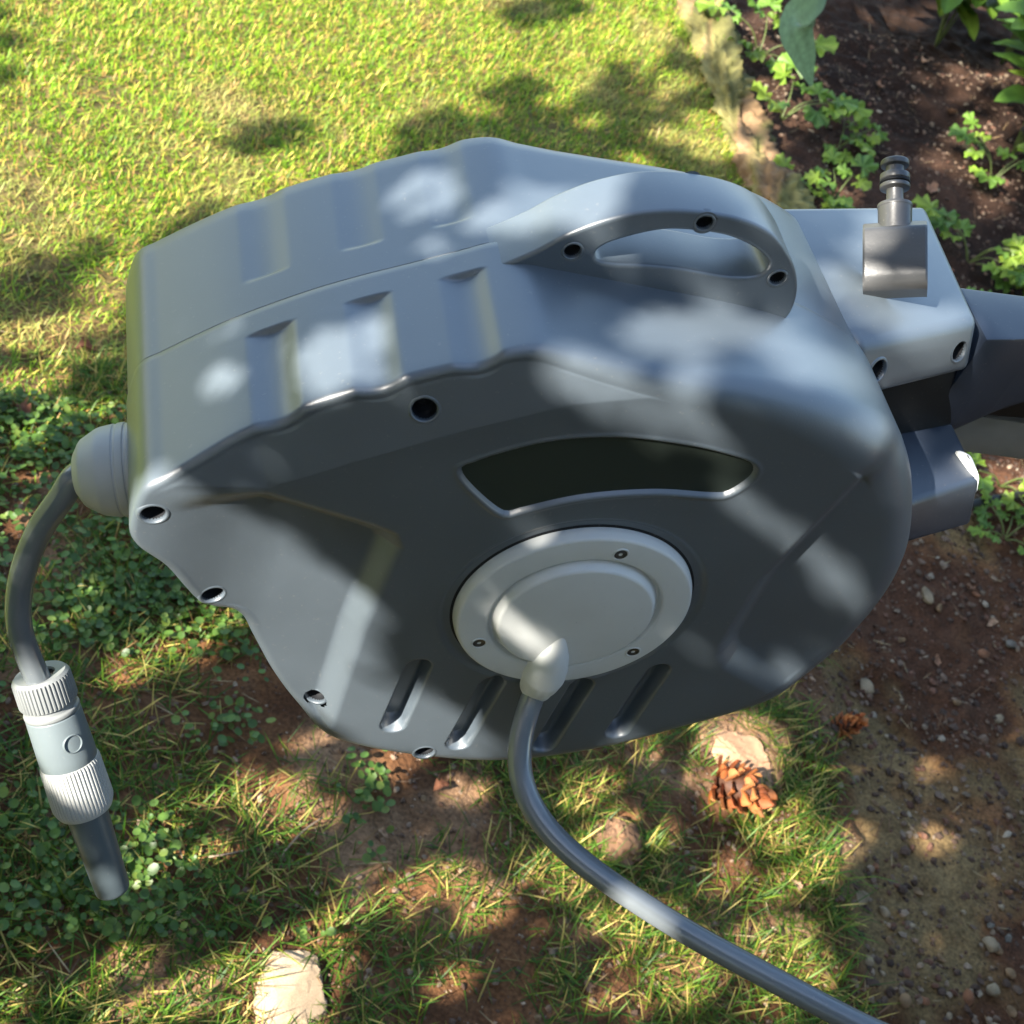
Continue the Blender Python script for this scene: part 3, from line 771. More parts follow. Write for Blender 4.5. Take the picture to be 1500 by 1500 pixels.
mz = sst(.5, .62, fbm(cx_ * .2 + 9 + cz_, cy_ * .2 + 9 + cz_ * .7, .3, 88))[..., None] * .7; lcv = lcv * (1 - mz) + np.array([.13, .14, .04]) * mz
tag(wobj("log_edging", V.reshape(-1, 3), F, M['bark'], None, True, lcv.reshape(-1, 3)), "weathered tan log edging between lawn and planted bed", "log")

# ---------------------------------------------------------------- plants of the bed
def lobed_leaf(seed, col, lobes=5, k=1.0):
    """parsley-like leaflet: lobed outline, lifted margins, pale veins"""
    r = np.random.default_rng(seed)
    n = 36; t = np.linspace(-1, 1, n)
    a = t * 2.45
    rad = .52 + .30 * np.abs(np.cos(a * lobes / 4.9 * 1.02)) ** .8 + .10 * np.abs(np.cos(a * lobes * 1.05)) + .04 * r.normal(size=n)
    rad *= 1 - .35 * (np.abs(t)) ** 3
    ox, oy = rad * np.sin(a) * .62, .42 + rad * np.cos(a) * .62
    V, C = [(0, 0, 0), (0, .42, .05)], [np.array(col) * 1.15] * 2
    ring = []
    for q, sc2 in ((.5, .5), (1, 1)):
        for i in range(n):
            x_, y_ = ox[i] * sc2, .42 + (oy[i] - .42) * sc2
            V.append((x_, y_, .05 + .10 * sc2 * math.sin(i * 1.15 + seed) - .22 * sc2 * (x_ * x_ + .35 * (y_ - .4) ** 2)))
            C.append(np.array(col) * (1.0 + .18 * math.cos(i * 1.7)) * (.9 + .25 * sc2))
    F3 = [[1, 2 + i, 2 + i + 1] for i in range(n - 1)]
    F4 = [[2 + i, 2 + n + i, 2 + n + i + 1, 2 + i + 1] for i in range(n - 1)]
    me = fast_mesh("leaf", np.array(V), [np.array(F3), np.array(F4)], True, np.array(C))
    me.materials.append(M['leaf']); return me


def oval_leaf(seed, col):
    nu, nv = 11, 7
    U, Q = np.meshgrid(np.linspace(0, 1, nu), np.linspace(-1, 1, nv))
    wd = .24 * np.sin(np.pi * U ** .85) ** .75
    X = Q * wd; Y = U; Z = .10 * np.abs(Q) * wd / .24 - .30 * (U - .35) ** 2 + .012 * np.sin(U * 26) * np.abs(Q)
    V = np.stack([X, Y, Z], -1).reshape(-1, 3)
    c = np.array(col) * (1.0 + .35 * (np.abs(Q).ravel()[:, None] < .15) + .08 * np.random.default_rng(seed).normal(size=(len(V), 1)))
    me = fast_mesh("leaf", V, grid_faces(nv, nu), True, c); me.materials.append(M['leaf']); return me


LM = [lobed_leaf(i, c) for i, c in enumerate([(.17, .27, .030), (.12, .22, .030), (.085, .17, .028), (.20, .29, .035)])]
OM = [oval_leaf(i, c) for i, c in enumerate([(.14, .24, .030), (.09, .18, .028), (.18, .27, .035)])]


def plant(kind, x, y, size, label, group=None):
    z = float(gz(x, y)) - .004
    root = empty("leafy_seedling" if kind == 'celery' else "leafy_shrub", (x, y, z), label, "plant", group)
    stems = []
    if kind == 'celery':
        for s_ in range(rng.integers(4, 7)):
            a = rng.uniform(0, 6.28); le = size * rng.uniform(.35, .75); up_ = size * rng.uniform(.25, .65)
            tip = np.array([le * math.cos(a), le * math.sin(a), up_])
            P = catmull(np.array([(0, 0, 0), tip * [.4, .4, .7], tip]), 5)
            stems.append(tube(P, np.linspace(.0022, .0013, len(P)), 6))
            for j in range(3):
                o = bpy.data.objects.new("leaf", LM[rng.integers(4)]); COL.objects.link(o); o.parent = root
                yaw = a - math.pi / 2 + (j - 1) * 1.25 + rng.normal() * .15
                pos = tip * (1 if j == 1 else .86)
                sc_ = size * rng.uniform(.38, .56) * (1.1 if j == 1 else .85)
                o.matrix_local = Matrix.Translation(pos) @ Matrix.Rotation(yaw, 4, 'Z') @ Matrix.Rotation(rng.uniform(-.25, .45), 4, 'X') @ Matrix.Rotation(rng.uniform(-.35, .35), 4, 'Y') @ Matrix.Scale(sc_, 4)
    else:
        for s_ in range(6):
            a0 = rng.uniform(0, 6.28); tip = np.array([math.cos(a0) * size * .35 * (s_ > 0), math.sin(a0) * size * .35 * (s_ > 0), size * rng.uniform(.6, 1.0)])
            P = catmull(np.array([(0, 0, 0), tip * [.4, .4, .6], tip]), 5)
            stems.append(tube(P, np.linspace(.003, .0016, len(P)), 6))
            for j in range(7):
                o = bpy.data.objects.new("leaf", OM[rng.integers(3)]); COL.objects.link(o); o.parent = root
                sc_ = size * rng.uniform(.42, .66)
                o.matrix_local = Matrix.Translation(tip * (1 - .05 * j)) @ Matrix.Rotation(a0 + j * 2.4, 4, 'Z') @ Matrix.Rotation(rng.uniform(-.1, .7) - .03 * j, 4, 'X') @ Matrix.Scale(sc_, 4)
    V, F = merge(stems)
    st = link("stem", fast_mesh("stem", V, F, True, np.tile((.13, .17, .05), (len(V), 1))), M['leaf'], root)
    return root


plab = ["bright lobed seedling rooted beside the log edging, topmost of the left clump", "lobed leafy plant lower in the clump right of the log",
        "sparse lobed seedling between the leaf clump and the grey fitting", "bright lobed seedling just left of the ribbed grey fitting", "lobed seedling right behind the grey fitting's boxy body",
        "lobed seedling beside the thin black tube at the right edge", "bright lobed plant hugging the right edge above the bracket", "bright sunlit lobed plant beside the lower bracket arm", "small lobed seedling below the black irrigation tube",
        "low lobed seedling close behind the reel's right shoulder", "glossy oval-leaved shrub at the right edge", "yellow-green oval-leaved shrub at the top edge", "oval-leaved shrub in the top right corner",
        "lobed seedling just above the blue-grey bracket plate"]
for (kind, px_, py_, sz), lb in zip(PLANTS, plab): plant(kind, px_, py_, sz * 1.1, lb)

# strap-leaved plant whose broad leaf hangs into the picture from above
p = on("strap", 0)
root = empty("strap_leaf_plant", tuple(p), "strap-leaved plant whose broad pale green leaf tip folds down", "plant")


def strap(pts, wd, m, col, twist=0.0):
    P = catmull(np.array(pts, float), 10); n = len(P)
    T = np.gradient(P, axis=0); T /= np.linalg.norm(T, axis=1)[:, None]
    t = np.linspace(0, 1, n)
    w_ = np.interp(t, np.linspace(0, 1, len(wd)), wd)
    V = []
    for i in range(n):
        s_ = np.cross(T[i], (math.sin(twist), -math.cos(twist), .45)); s_ /= np.linalg.norm(s_); nrm = np.cross(s_, T[i])
        for q in np.linspace(-1, 1, 9): V.append(P[i] + s_ * q * w_[i] + nrm * (abs(q) ** 2 * w_[i] * .22))
    c = np.tile(np.array(col), (len(V), 1)) * (1 + .10 * np.sin(np.tile(np.arange(9), n) * 2.2))[:, None]
    return V, grid_faces(n, 9), c


STRAPS = [[[1.8213, 3.317, 0.0], [1.5732, 2.8916, 0.15], [1.277, 2.3323, 0.3], [1.119, 2.0873, 0.33], [1.1722, 2.0877, 0.27], [1.2343, 2.0967, 0.2]], [[1.8213, 3.317, 0.0], [1.4958, 2.7522, 0.15], [1.2929, 2.3653, 0.25], [1.1956, 2.1505, 0.27]], [[1.8213, 3.317, 0.0], [1.6, 2.7776, 0.2], [1.4992, 2.4606, 0.28]], [[1.8213, 3.317, 0.0], [1.5513, 2.9364, 0.12], [1.3619, 2.5735, 0.2]]]
for pts, wd, col in zip(STRAPS, ([.014, .022, .034, .040, .038, .026, .003], [.02, .032, .036, .026, .003], [.02, .03, .03, .003], [.02, .028, .02, .003]), ((.19, .29, .16), (.045, .095, .03), (.05, .11, .035), (.06, .12, .035))):
    V, F, c = strap(pts, wd, None, col)
    wobj("leaf", V, F, M['leaf'], root, True, c)

# ---------------------------------------------------------------- the hose reel
RL = Vector(W(0, -.20, -.105))
reel = empty("hose_reel", RL, "grey plastic garden hose reel with moulded carrying handle and round hub", "hose reel")
SEAM = -.105
ctrl = np.array([(-.2485, .010), (-.2487, .030), (-.2455, .0455), (-.236, .0550), (-.2194, .0712), (-.2051, .0845), (-.188, .0985), (-.168, .1135), (-.147, .1270), (-.125, .1395), (-.104, .1515), (-.088, .1608), (-.0745, .1655), (-.058, .1655),
                 (-.03, .1648), (0.0, .1640), (.035, .1632), (.065, .1610), (.0925, .1565), (.118, .1490), (.143, .1375), (.165, .1200), (.187, .0945), (.205, .0660), (.219, .0380), (.2275, .0065), (.2300, -.0262), (.2265, -.0573), (.2115, -.0935), (.1935, -.1140), (.165, -.1360), (.1395, -.1520),
                 (.0983, -.1770), (.0543, -.1950), (.0167, -.2025), (-.0228, -.2010), (-.0622, -.1940), (-.090, -.1845), (-.1100, -.1735), (-.1275, -.1570), (-.1472, -.1270), (-.1673, -.0885), (-.1765, -.0705), (-.1840, -.0632), (-.1935, -.0608), (-.2038, -.0540), (-.2130, -.0400), (-.2275, -.0170), (-.2440, .0)])
NO = 1040
O = resample(catmull(ctrl, 24, True), NO, True)
T = np.roll(O, -1, 0) - np.roll(O, 1, 0); T /= np.linalg.norm(T, axis=1)[:, None]
for _ in range(10): T = (np.roll(T, 1, 0) + 2 * T + np.roll(T, -1, 0)) / 4
T /= np.linalg.norm(T, axis=1)[:, None]
NI = np.stack([T[:, 1], -T[:, 0]], 1)          # inward (outline runs clockwise)
RF = np.interp(O[:, 0], [-.25, -.09, -.05, .05, .12, .23], [.0045, .0045, .009, .016, .026, .026])
RF = np.where(O[:, 1] < -.05, np.interp(O[:, 0], [-.25, -.15, -.05, .10, .2], [.0055, .006, .012, .016, .022]), RF)
for _ in range(60): RF = (np.roll(RF, 1) + RF + np.roll(RF, -1)) / 3


def grooves(P, w, side):
    g = np.zeros(len(P))
    top = P[:, 1] > .03
    for uc in (-.1885, -.1455, -.1025):
        x_ = (P[:, 0] - uc) * 1.24
        prof = np.clip(1 - (x_ / .0140) ** 2, 0, 1) ** 1.6
        g = np.maximum(g, prof * top)
    if side > 0: return g * .0034 * sst(-.0875, -.0855, w)
    return g * .0016 * sst(-.1275, -.1310, w)


LIP = [(-.2400, .0505), (-.1863, .0560), (-.1415, .0860), (-.0995, .1130), (-.0514, .1400), (-.0077, .1535), (.0386, .1590), (.0386, .30), (-.30, .30), (-.30, .0505)]
PLA = [(-.262, .0430), (-.2300, .0450), (-.1858, .0545), (-.1250, .0375), (-.1105, .0315), (-.1040, .0190), (-.1060, -.0568), (-.1020, -.1600), (-.13, -.24), (-.30, -.24)]
PLB = [(.132, .1480), (.120, .075), (.1115, .0200), (.116, -.0480), (.1205, -.0600), (.130, -.0720), (.1800, -.1000), (.26, -.14), (.26, .16), (.150, .1700)]
RIM = [(.16, -.02), (.24, -.06), (.26, .1), (.17, .15)]
WIN = resample(catmull(np.array([(-.0880, .0905), (-.0925, .0870), (-.0900, .0800), (-.0625, .0565), (-.0570, .0548), (-.0500, .0590), (-.0212, .0740), (.018, .0845), (.0520, .0870), (.0590, .0890), (.0672, .1045), (.0655, .1110), (.0600, .1150),
                                 (.0390, .1195), (.0191, .1215), (-.0198, .1210), (-.0541, .1120), (-.0800, .0970)]), 8, True), 110, True)
SLOTS = [((-.0665, -.0905), (-.0655, -.1555)), ((-.0150, -.1040), (-.0165, -.1735)), ((.0440, -.1000), (.0440, -.1720)), ((.0890, -.0790), (.0890, -.1500))]


def hface(P):
    """height of the moulded front over the plane of the hub"""
    h = np.full(len(P), -.0135)
    h -= .010 * np.clip(-sdf(P, LIP) / .036, 0, 1)
    d = -sdf(P, PLA)
    h -= (.0100 * sst(-.246, -.165, P[:, 0]) + .002 * sst(-.235, -.19, P[:, 0])) * sst(0, .017, d)
    d = -sdf(P, PLB)
    amt = .0115 * sst(-.125, -.050, P[:, 1])
    h -= amt * sst(0, .019, d) * sst(.168, .148, P[:, 1])
    rr = np.hypot(P[:, 0] - .0085, P[:, 1] + .0200)
    h -= .0022 * sst(.0810, .0765, rr)
    dw = sdf(P, WIN)
    h -= .0034 * sst(.0012, -.0016, dw) - .0006 * np.exp(-((dw - .0022) / .0013) ** 2)
    for a, b in SLOTS:
        a, b = np.array(a), np.array(b); e = b - a
        t = np.clip(((P - a) @ e) / (e @ e), 0, 1)
        d = np.linalg.norm(P - a - t[:, None] * e, axis=1) - .0068
        h -= .0130 * sst(.0018, -.0018, d)
    return h


HOLES = [(-.2385, .0275), (-.1970, -.0455), (-.1180, -.1450), (-.0359, -.1870), (-.1209, .1194)]
HR = .0063
ws = np.concatenate([np.array([-.105, -.1046, -.104, -.100, -.095, -.0905]), np.linspace(-.0890, -.0850, 7), np.array([-.084])])
rings = []
G0 = grooves(O, -.02, 1)
B = O + NI * (G0 + RF)[:, None]
hB = hface(B)
for _ in range(120): hB = (np.roll(hB, 1) + 2 * hB + np.roll(hB, -1)) / 4
for w in ws:
    ins = grooves(O, w, 1) + (.0009 if w < -.1048 else (.0003 if w < -.1043 else 0))
    P = O + NI * ins[:, None]
    rings.append(np.column_stack([P, np.full(NO, w)]))
for k in range(1, 10):
    rings.append(np.column_stack([O + NI * G0[:, None], -.084 + (hB - RF + .084) * k / 10]))
for th in np.linspace(0, math.pi / 2, 10)[:-1]:
    P = O + NI * (G0 + RF * (1 - math.cos(th)))[:, None]
    rings.append(np.column_stack([P, hB - RF * (1 - math.sin(th))]))
NR = 200
Bn = np.linalg.norm(B, axis=1); ti = .044 / Bn
for k in range(NR + 1):
    s_ = k / NR
    t = 1 + (ti - 1) * s_
    P = B * t[:, None]
    h = hface(P)
    bl = sst(.018, 0, s_) if s_ < .018 else 0
    rings.append(np.column_stack([P, h * (1 - bl) + hB * bl]))
A = np.concatenate(rings)
F = grid_faces(len(rings), NO, True)
first_face = len(ws)
cen = A[F].mean(1)
ok = np.ones(len(F), bool)
for hx, hy in HOLES: ok &= ~((np.hypot(cen[:, 0] - hx, cen[:, 1] - hy) < HR + .0009) & (cen[:, 2] > -.055))
draft = lambda u, w: u - .046 * sst(-.13, -.245, u) * np.clip(-.02 - w, 0, .2)
toW = lambda Q: np.column_stack([draft(Q[:, 0], Q[:, 2]), -Q[:, 2], Q[:, 1] + H])
front = wobj("front_shell", toW(A), F[ok][:, ::-1], M['shell'], reel)
# rear half
RD = .200 + .10 * np.clip(O[:, 0] + .06, 0, .2)          # the rear half deepens to the right
rings = []
wr = np.concatenate([np.array([-.1052, -.1056, -.106, -.11, -.118, -.124]), np.linspace(-.1265, -.1320, 7), np.linspace(-.137, -.188, 14)])
for w in wr:
    ins = grooves(O, w, -1) + .0008 + (.0007 if w > -.1054 else 0)
    rings.append(np.column_stack([O + NI * ins[:, None], np.where(w < -.135, -.135 + (w + .135) * (RD - .147) / .053, w)]))
G1 = grooves(O, -.19, -1) + .0008; RB = np.minimum(RF, .010)
for th in np.linspace(0, math.pi / 2, 7)[1:]:
    rings.append(np.column_stack([O + NI * (G1 + RB * (1 - math.cos(th)))[:, None], -RD + RB * (1 - math.sin(th))]))
Bk = rings[-1][:, :2]
for t in (.8, .5, .2, .02): rings.append(np.column_stack([Bk * t, -RD * t - .2 * (1 - t)]))
A = np.concatenate(rings)
wobj("rear_shell", toW(A), grid_faces(len(rings), NO, True), M['shell'], reel)

# screw wells; rims keep the part's plastic, cups are coloured dark for shade inside
def well(name, p, d, r, parent, m_rim, depth=.012):
    V, F = lathe(rounded([(r * 1.52, -.0030), (r * 1.30, .0001), (r * 1.06, .0004), (r * .98, -.0006), (r * .97, -.0024)], .0005, 3), p, d, 32)
    o = wobj(name, V, F, m_rim, parent)
    V, F = lathe([(r * .975, -.0018), (r * .95, -depth), (r * .55, -depth), (r * .5, -depth + .0015), (r * .12, -depth + .0012), (.0001, -depth)], p, d, 24)
    wobj("screw", V, F, M['dark'], o)
    return o


for hx, hy in HOLES:
    e_ = .007
    q = np.array([(hx, hy), (hx + e_, hy), (hx - e_, hy), (hx, hy + e_), (hx, hy - e_)]); hh = hface(q)
    nx, ny = -(hh[1] - hh[2]) / (2 * e_), -(hh[3] - hh[4]) / (2 * e_)
    nx, ny = np.clip(nx, -.5, .5), np.clip(ny, -.5, .5)
    d = W(nx, ny - 0, 1); d = (nx, -1.0, ny)
    well("screw_well", W(hx, hy, hh[0]), d, HR, reel, M['shell'])

wobj("view_window", toW(np.column_stack([WIN, np.full(len(WIN), -.0158)])), [np.arange(len(WIN))[::-1][None]], M['pane'], reel, False)

# hub cap with raised dome, three screws and the hose spout
wax = (0, -1, 0)
prof = rounded([(.0712, -.0100), (.0712, -.0055), (.0694, -.0006), (.0520, .0000), (.0506, -.0040), (.0492, -.0040), (.0462, .0034), (.02, .0046), (.0002, .0048)], .0017, 5)
HC = (.0085, -.0200, -.0070)
V, F = lathe(prof, W(*HC), wax, 128)
hub = wobj("hub_cap", V, F, M['hub'], reel)
ringprof = [(.0713, -.0082), (.0724, -.0079), (.0735, -.0097)]
V, F = lathe(ringprof, W(*HC), wax, 128)
wobj("hub_gap", V, F, M['dark'], reel)
for sx, sy in ((.0058, .0585), (-.0490, -.0330), (.0500, -.0310)):
    p_ = np.array(W(sx + HC[0], sy + HC[1], HC[2] - .0001))
    V, F = lathe(rounded([(.0050, -.0006), (.0048, .0004), (.0040, .0004), (.0036, -.0012)], .0004, 3), p_, wax, 28)
    o = wobj("screw_hole", V, F, M['hub'], hub)
    V, F = lathe([(.0037, .0002), (.0034, .0000), (.0013, .0001), (.0010, -.0010), (.0001, -.0011)], p_, wax, 20)
    wobj("screw", V, F, M['screw'], hub)
# spout: a cone growing out of the dome towards the rim, ending in a round sleeve
sp = [(.0005, -.024, .0020, .002), (.0012, -.034, .0025, .0055), (.0022, -.046, .0025, .0098), (.0034, -.058, .0015, .0126), (.0046, -.069, .0005, .0136), (.0055, -.0790, -.0005, .0124), (.0058, -.0830, -.0008, .0112), (.0060, -.0875, -.001, .0106)]
P = catmull(np.array([W(q[0] + .0049, q[1] - .0094, q[2] - .0075) for q in sp]), 6); rr = np.interp(np.linspace(0, 1, len(P)), np.linspace(0, 1, len(sp)), [q[3] for q in sp])
P = np.concatenate([P, P[-1:] + (P[-1:] - P[-2:-1]) * .15]); rr = np.concatenate([rr, [.0085]])
V, F = tube(P, rr, 40)
wobj("spout", V, F, M['hub'], hub, True, None, 50)

# moulded carrying handle
ho = resample(catmull(np.array([(-.0980, .1530), (-.0860, .1612), (-.0762, .1696), (-.0692, .1762), (-.0600, .1862), (-.0449, .1985), (-.0292, .2073), (-.0195, .2110), (-.0058, .2142), (.0123, .2158), (.0260, .2155), (.0380, .2135), (.0490, .2095), (.0590, .2025), (.0690, .1935), (.0770, .1825), (.0815, .1720), (.0830, .1600), (.0780, .1500), (.02, .1480), (-.05, .1480), (-.0850, .1480)]), 8, True), 180, True)
hi = resample(catmull(np.array([(-.0395, .1790), (-.0372, .1845), (-.0239, .1940), (-.0100, .2005), (.0040, .2030), (.0220, .2038), (.0347, .2018), (.0480, .1970), (.0555, .1905), (.0530, .1835), (.0400, .1795), (.0080, .1790), (-.0105, .1775), (-.0278, .1750), (-.0370, .1755)]), 8, True), 120, True)[::-1]
circ = lambda cx, cy, r: np.array([(cx + r * math.cos(a), cy + r * math.sin(a)) for a in np.linspace(0, -2 * math.pi, 28, endpoint=False)])
HH = [(-.0520, .1785), (.0087, .2095), (.0640, .1838)]
handle = curve_plate("handle", ho, [hi] + [circ(a, b, .0046) for a, b in HH], .0170, .0022, lambda co: np.column_stack([co[:, 0], .1020 - co[:, 2], co[:, 1] + H]), M['shell'], reel)
for a, b in HH: well("screw_well", W(a, b, -.0849), wax, .0044, handle, M['shell'], .008)

# outlet collar on the left wall
cd = np.array([-.88, .0, -.26]); cp = np.array(W(-.236, -.010, -.080))
prof = rounded([(.0265, .0), (.0265, .010), (.0259, .0104), (.0259, .0116), (.0265, .012), (.0262, .016), (.0256, .0164), (.0256, .0176), (.0260, .018), (.0245, .027), (.0185, .037), (.0105, .0415), (.0090, .0400)], .002, 4)
V, F = lathe(prof, cp, cd, 64)
wobj("outlet_collar", V, F, M['nozzle_light'], reel)
cdn = cd / np.linalg.norm(cd)

# ---------------------------------------------------------------- hoses
camM = np.array(cam.matrix_world)
HOSE_IN = [[0.0095, 0.0085, 0.875], [0.0111, 0.0085, 0.8514999999999999], [0.0058, -0.0045, 0.8391], [0.0037, -0.0217, 0.8225], [0.0086, -0.0424, 0.8102], [0.0232, -0.0627, 0.803], [0.0434, -0.0826, 0.8002], [0.0752, -0.1074, 0.7998], [0.1072, -0.1293, 0.7993], [0.1501, -0.1567, 0.8017], [0.2006, -0.1879, 0.8044], [0.2668, -0.2285, 0.8059], [0.3668, -0.3285, 0.5859], [0.42679999999999996, -0.3885, 0.03]]
HOSE_OUT = [[-0.262, 0.08, 0.9325], [-0.2744, 0.0797, 0.9285], [-0.2801, 0.0762, 0.9149], [-0.2911, 0.0734, 0.8843], [-0.2978, 0.0667, 0.8465], [-0.2962, 0.0576, 0.8132], [-0.2885, 0.0501, 0.7914], [-0.2792, 0.0414, 0.7736], [-0.2752, 0.0375, 0.7662]]
NOZ = [[-0.2816, 0.0504, 0.7763], [-0.2207, -0.0279, 0.6437]]
P = smooth(resample(catmull(np.array(HOSE_IN), 14), 190), 10)
V, F = tube(P, .0077, 28, True, lambda a: 1 + .012 * np.cos(a * 8))
tag(wobj("supply_hose", V, F, M['hose'], None), "grey hose leaving the hub spout and curving to the lower right", "hose")
P = smooth(resample(catmull(np.array(HOSE_OUT), 14), 110), 8)
V, F = tube(P, .0076, 28, True, lambda a: 1 + .012 * np.cos(a * 8))
tag(wobj("outlet_hose", V, F, M['hose'], None), "short grey hose bending from the left outlet down to the nozzle", "hose")

# ---------------------------------------------------------------- hanging nozzle
n0, n1_ = np.array(NOZ[0]), np.array(NOZ[1]); nd_ = (n1_ - n0) / np.linalg.norm(n1_ - n0)
noz = empty("hose_nozzle", n1_, "grey and white hand nozzle hanging from the short hose", "nozzle")
slim = lambda pr: [(r * .93, h) for r, h in pr]
L = np.linalg.norm(n1_ - n0)


def ridged(count, depth, rows):
    def f(i, ang, r): return r + (depth * np.clip(np.cos(ang * count) * 2.2, -1, 1) * .5 if i in rows else 0 * ang)
    return f


pr_ = [(.0095, .002), (.0100, .0005), (.0168, .0), (.0186, .0018), (.0188, .003), (.0190, .0185), (.0186, .0200), (.0176, .0203)]
V, F = lathe(slim(pr_), n0, nd_, 264, ridged(44, .0009, (4, 5)))
wobj("collar_nut", V, F, M['nut'], noz, True, None, 40)
V, F = lathe(rounded(slim([(.0170, .0195), (.0170, .024), (.0186, .0245), (.0186, .0275), (.0160, .0285)]), .001, 3), n0, nd_, 64)
wobj("neck_ring", V, F, M['nut'], noz, True, None, 50)
V, F = lathe(rounded(slim([(.0165, .0275), (.0184, .0280), (.0192, .0560), (.0192, .0635), (.0170, .0640)]), .001, 3), n0, nd_, 72)
body = wobj("body", V, F, M['nozzle_grey'], noz, True, None, 50)
pr_ = [(.0180, .0625), (.0194, .0630), (.0200, .0650), (.0206, .0940), (.0198, .0975), (.0185, .1000), (.0130, .1005)]
V, F = lathe(slim(pr_), n0, nd_, 300, ridged(50, .0008, (2, 3)))
wobj("grip_ring", V, F, M['nozzle_light'], noz, True, None, 40)
V, F = lathe(rounded([(.0128, .0985), (.0132, .1000), (.0112, L - .002), (.0102, L), (.0085, L - .001), (.0080, L - .02)], .001, 3), n0, nd_, 56)
wobj("tip", V, F, M['tip'], noz, True, None, 50)
# thumb hole in the side that faces the camera
camp = np.array([-.29989, -.45747, .57554 + H])
mid = n0 + nd_ * .045; tc_ = camp - mid; tc_ -= nd_ * (tc_ @ nd_); tc_ /= np.linalg.norm(tc_)
sd = np.cross(nd_, tc_)
dd = tc_ * math.cos(.30) + sd * math.sin(.30) * -1
hp = mid + dd * .0173
V, F = lathe(rounded([(.0064, -.001), (.0062, .0009), (.0056, .0010), (.0052, -.0010), (.0050, -.0005), (.0035, -.0018), (.0001, -.0022)], .0005, 3), hp, dd, 32)
wobj("thumb_hole", V, F, M['nozzle_grey'], body, True, None, 50)

# ---------------------------------------------------------------- bracket, rail and fitting at the right
br = empty("wall_bracket", W(.25, -.02, -.16), "grey two-armed swivel bracket holding the reel at the right", "bracket")
up = [W(.100, .100, -.200), W(.266, .100, -.247), W(.262, .100, -.136), W(.160, .100, -.092)]
top = [W(.100, .140, -.214), W(.253, .140, -.258), W(.252, .134, -.146), W(.150, .134, -.104)]
fn = np.cross(np.array(up[2]) - np.array(up[3]), np.array(top[3]) - np.array(up[3])); fn /= np.linalg.norm(fn)
if fn[1] > 0: fn = -fn
h1 = np.array(W(.1745, .1175, -.1015)); h2 = np.array(W(.2470, .1190, -.1300))
b3 = np.array(up[3]); off_ = lambda q: q - fn * ((q - b3) @ fn) + fn * .0006
arm = bevel_prism("upper_arm", up + top, M['shell'], br, .006, 4, [(off_(q), fn, .0066, .014) for q in (h1, h2)])
for q in (h1, h2): well("screw_well", off_(q), fn, .0066, arm, M['shell'], .012)
lo_t = [W(.150, .045, -.200), W(.290, .045, -.250), W(.297, .040, -.103), W(.180, .040, -.050)]
lo_b = [W(.150, .005, -.200), W(.290, .005, -.250), W(.300, .012, -.085), W(.185, .005, -.045)]
bevel_prism("lower_arm", lo_b + lo_t, M['navy'], br, .004, 3)
q = np.array(W(.285, .022, -.094)); well("screw_well", q, (.42, -.9, .05), .0055, br, M['navy'], .004)
lo_e = [W(.289, .027, -.126), W(.3010, .027, -.120), W(.3015, .027, -.099), W(.2955, .027, -.099)]
hi_e = [W(.281, .0455, -.126), W(.2945, .0455, -.121), W(.2955, .0430, -.103), W(.2895, .0430, -.103)]
bevel_prism("sunlit_end", lo_e + hi_e, M['hub'], br, .0045, 4)  # paler plastic puts the sunlight on the lower arm's end into the colour
bevel_prism("hollow_shade", [W(.150, .040, -.205), W(.295, .040, -.26), W(.295, .040, -.150), W(.185, .040, -.112)] + [W(.140, .104, -.205), W(.262, .104, -.26), W(.258, .104, -.150), W(.168, .104, -.108)], M['black'], br, .004, 2)  # black block standing for the shade in the hollow between the arms
wp = [W(.275, .02, -.199), W(1.80, .070, -.300), W(1.80, .080, -.240), W(.345, .066, -.162), W(.319, .050, -.155), W(.292, .036, -.150), W(.268, .030, -.146)]
wt = [W(.268, .120, -.199), W(1.80, .120, -.300), W(1.80, .120, -.240), W(.345, .120, -.164), W(.319, .120, -.158), W(.292, .120, -.152), W(.268, .120, -.147)]
bevel_prism("mount_plate", wp + wt, M['navy'], br, .0025, 2)

rl = empty("support_rail", W(.5, -.02, -.2), "weathered grey rail running right from behind the bracket", "rail")
bevel_prism("bar", [W(.29, -.006, -.225), W(1.9, -.006, -.225), W(1.9, -.006, -.176), W(.29, -.006, -.176)] + [W(.29, .030, -.225), W(1.9, .030, -.225), W(1.9, .030, -.176), W(.29, .030, -.176)], M['rail'], rl, .002, 2)
bevel_prism("post", [W(1.78, -1.0, -.275), W(1.84, -1.0, -.275), W(1.84, -1.0, -.227), W(1.78, -1.0, -.227)] + [W(1.78, .2, -.275), W(1.84, .2, -.275), W(1.84, .2, -.227), W(1.78, .2, -.227)], M['rail'], rl, .003, 2)

# quick-connect fitting standing on the upper arm
FC = [[0.1747, 0.1586, 1.1174], [0, 0.845, 0.535], [-0.47458999999999996, -0.61607, 0.40813999999999995]]
c0, ax_d, ax_n = np.array(FC[0]), np.array(FC[1]), np.array(FC[2])     # centre of the front panel, long axis (towards the nipple), panel normal
ax_d /= np.linalg.norm(ax_d); ax_n -= ax_d * (ax_n @ ax_d); ax_n /= np.linalg.norm(ax_n); ax_s = np.cross(ax_d, ax_n)
ft = empty("hose_connector", c0, "charcoal plastic hose connector with ribbed nipple standing on the bracket", "connector")
KF = 0.8
hw = .0235 * KF
pf = [(-.0245, -.030), (-.0245, -.010), (-.0225, -.0045), (-.017, -.0012), (-.008, 0), (.006, 0), (.0125, -.0008), (.0150, -.0030), (.0155, -.0060), (.0200, -.0120), (.0210, -.0160), (.0210, -.030)]
pf = np.array(rounded(pf, .0025, 4)) * KF * [1.22, 1.0]
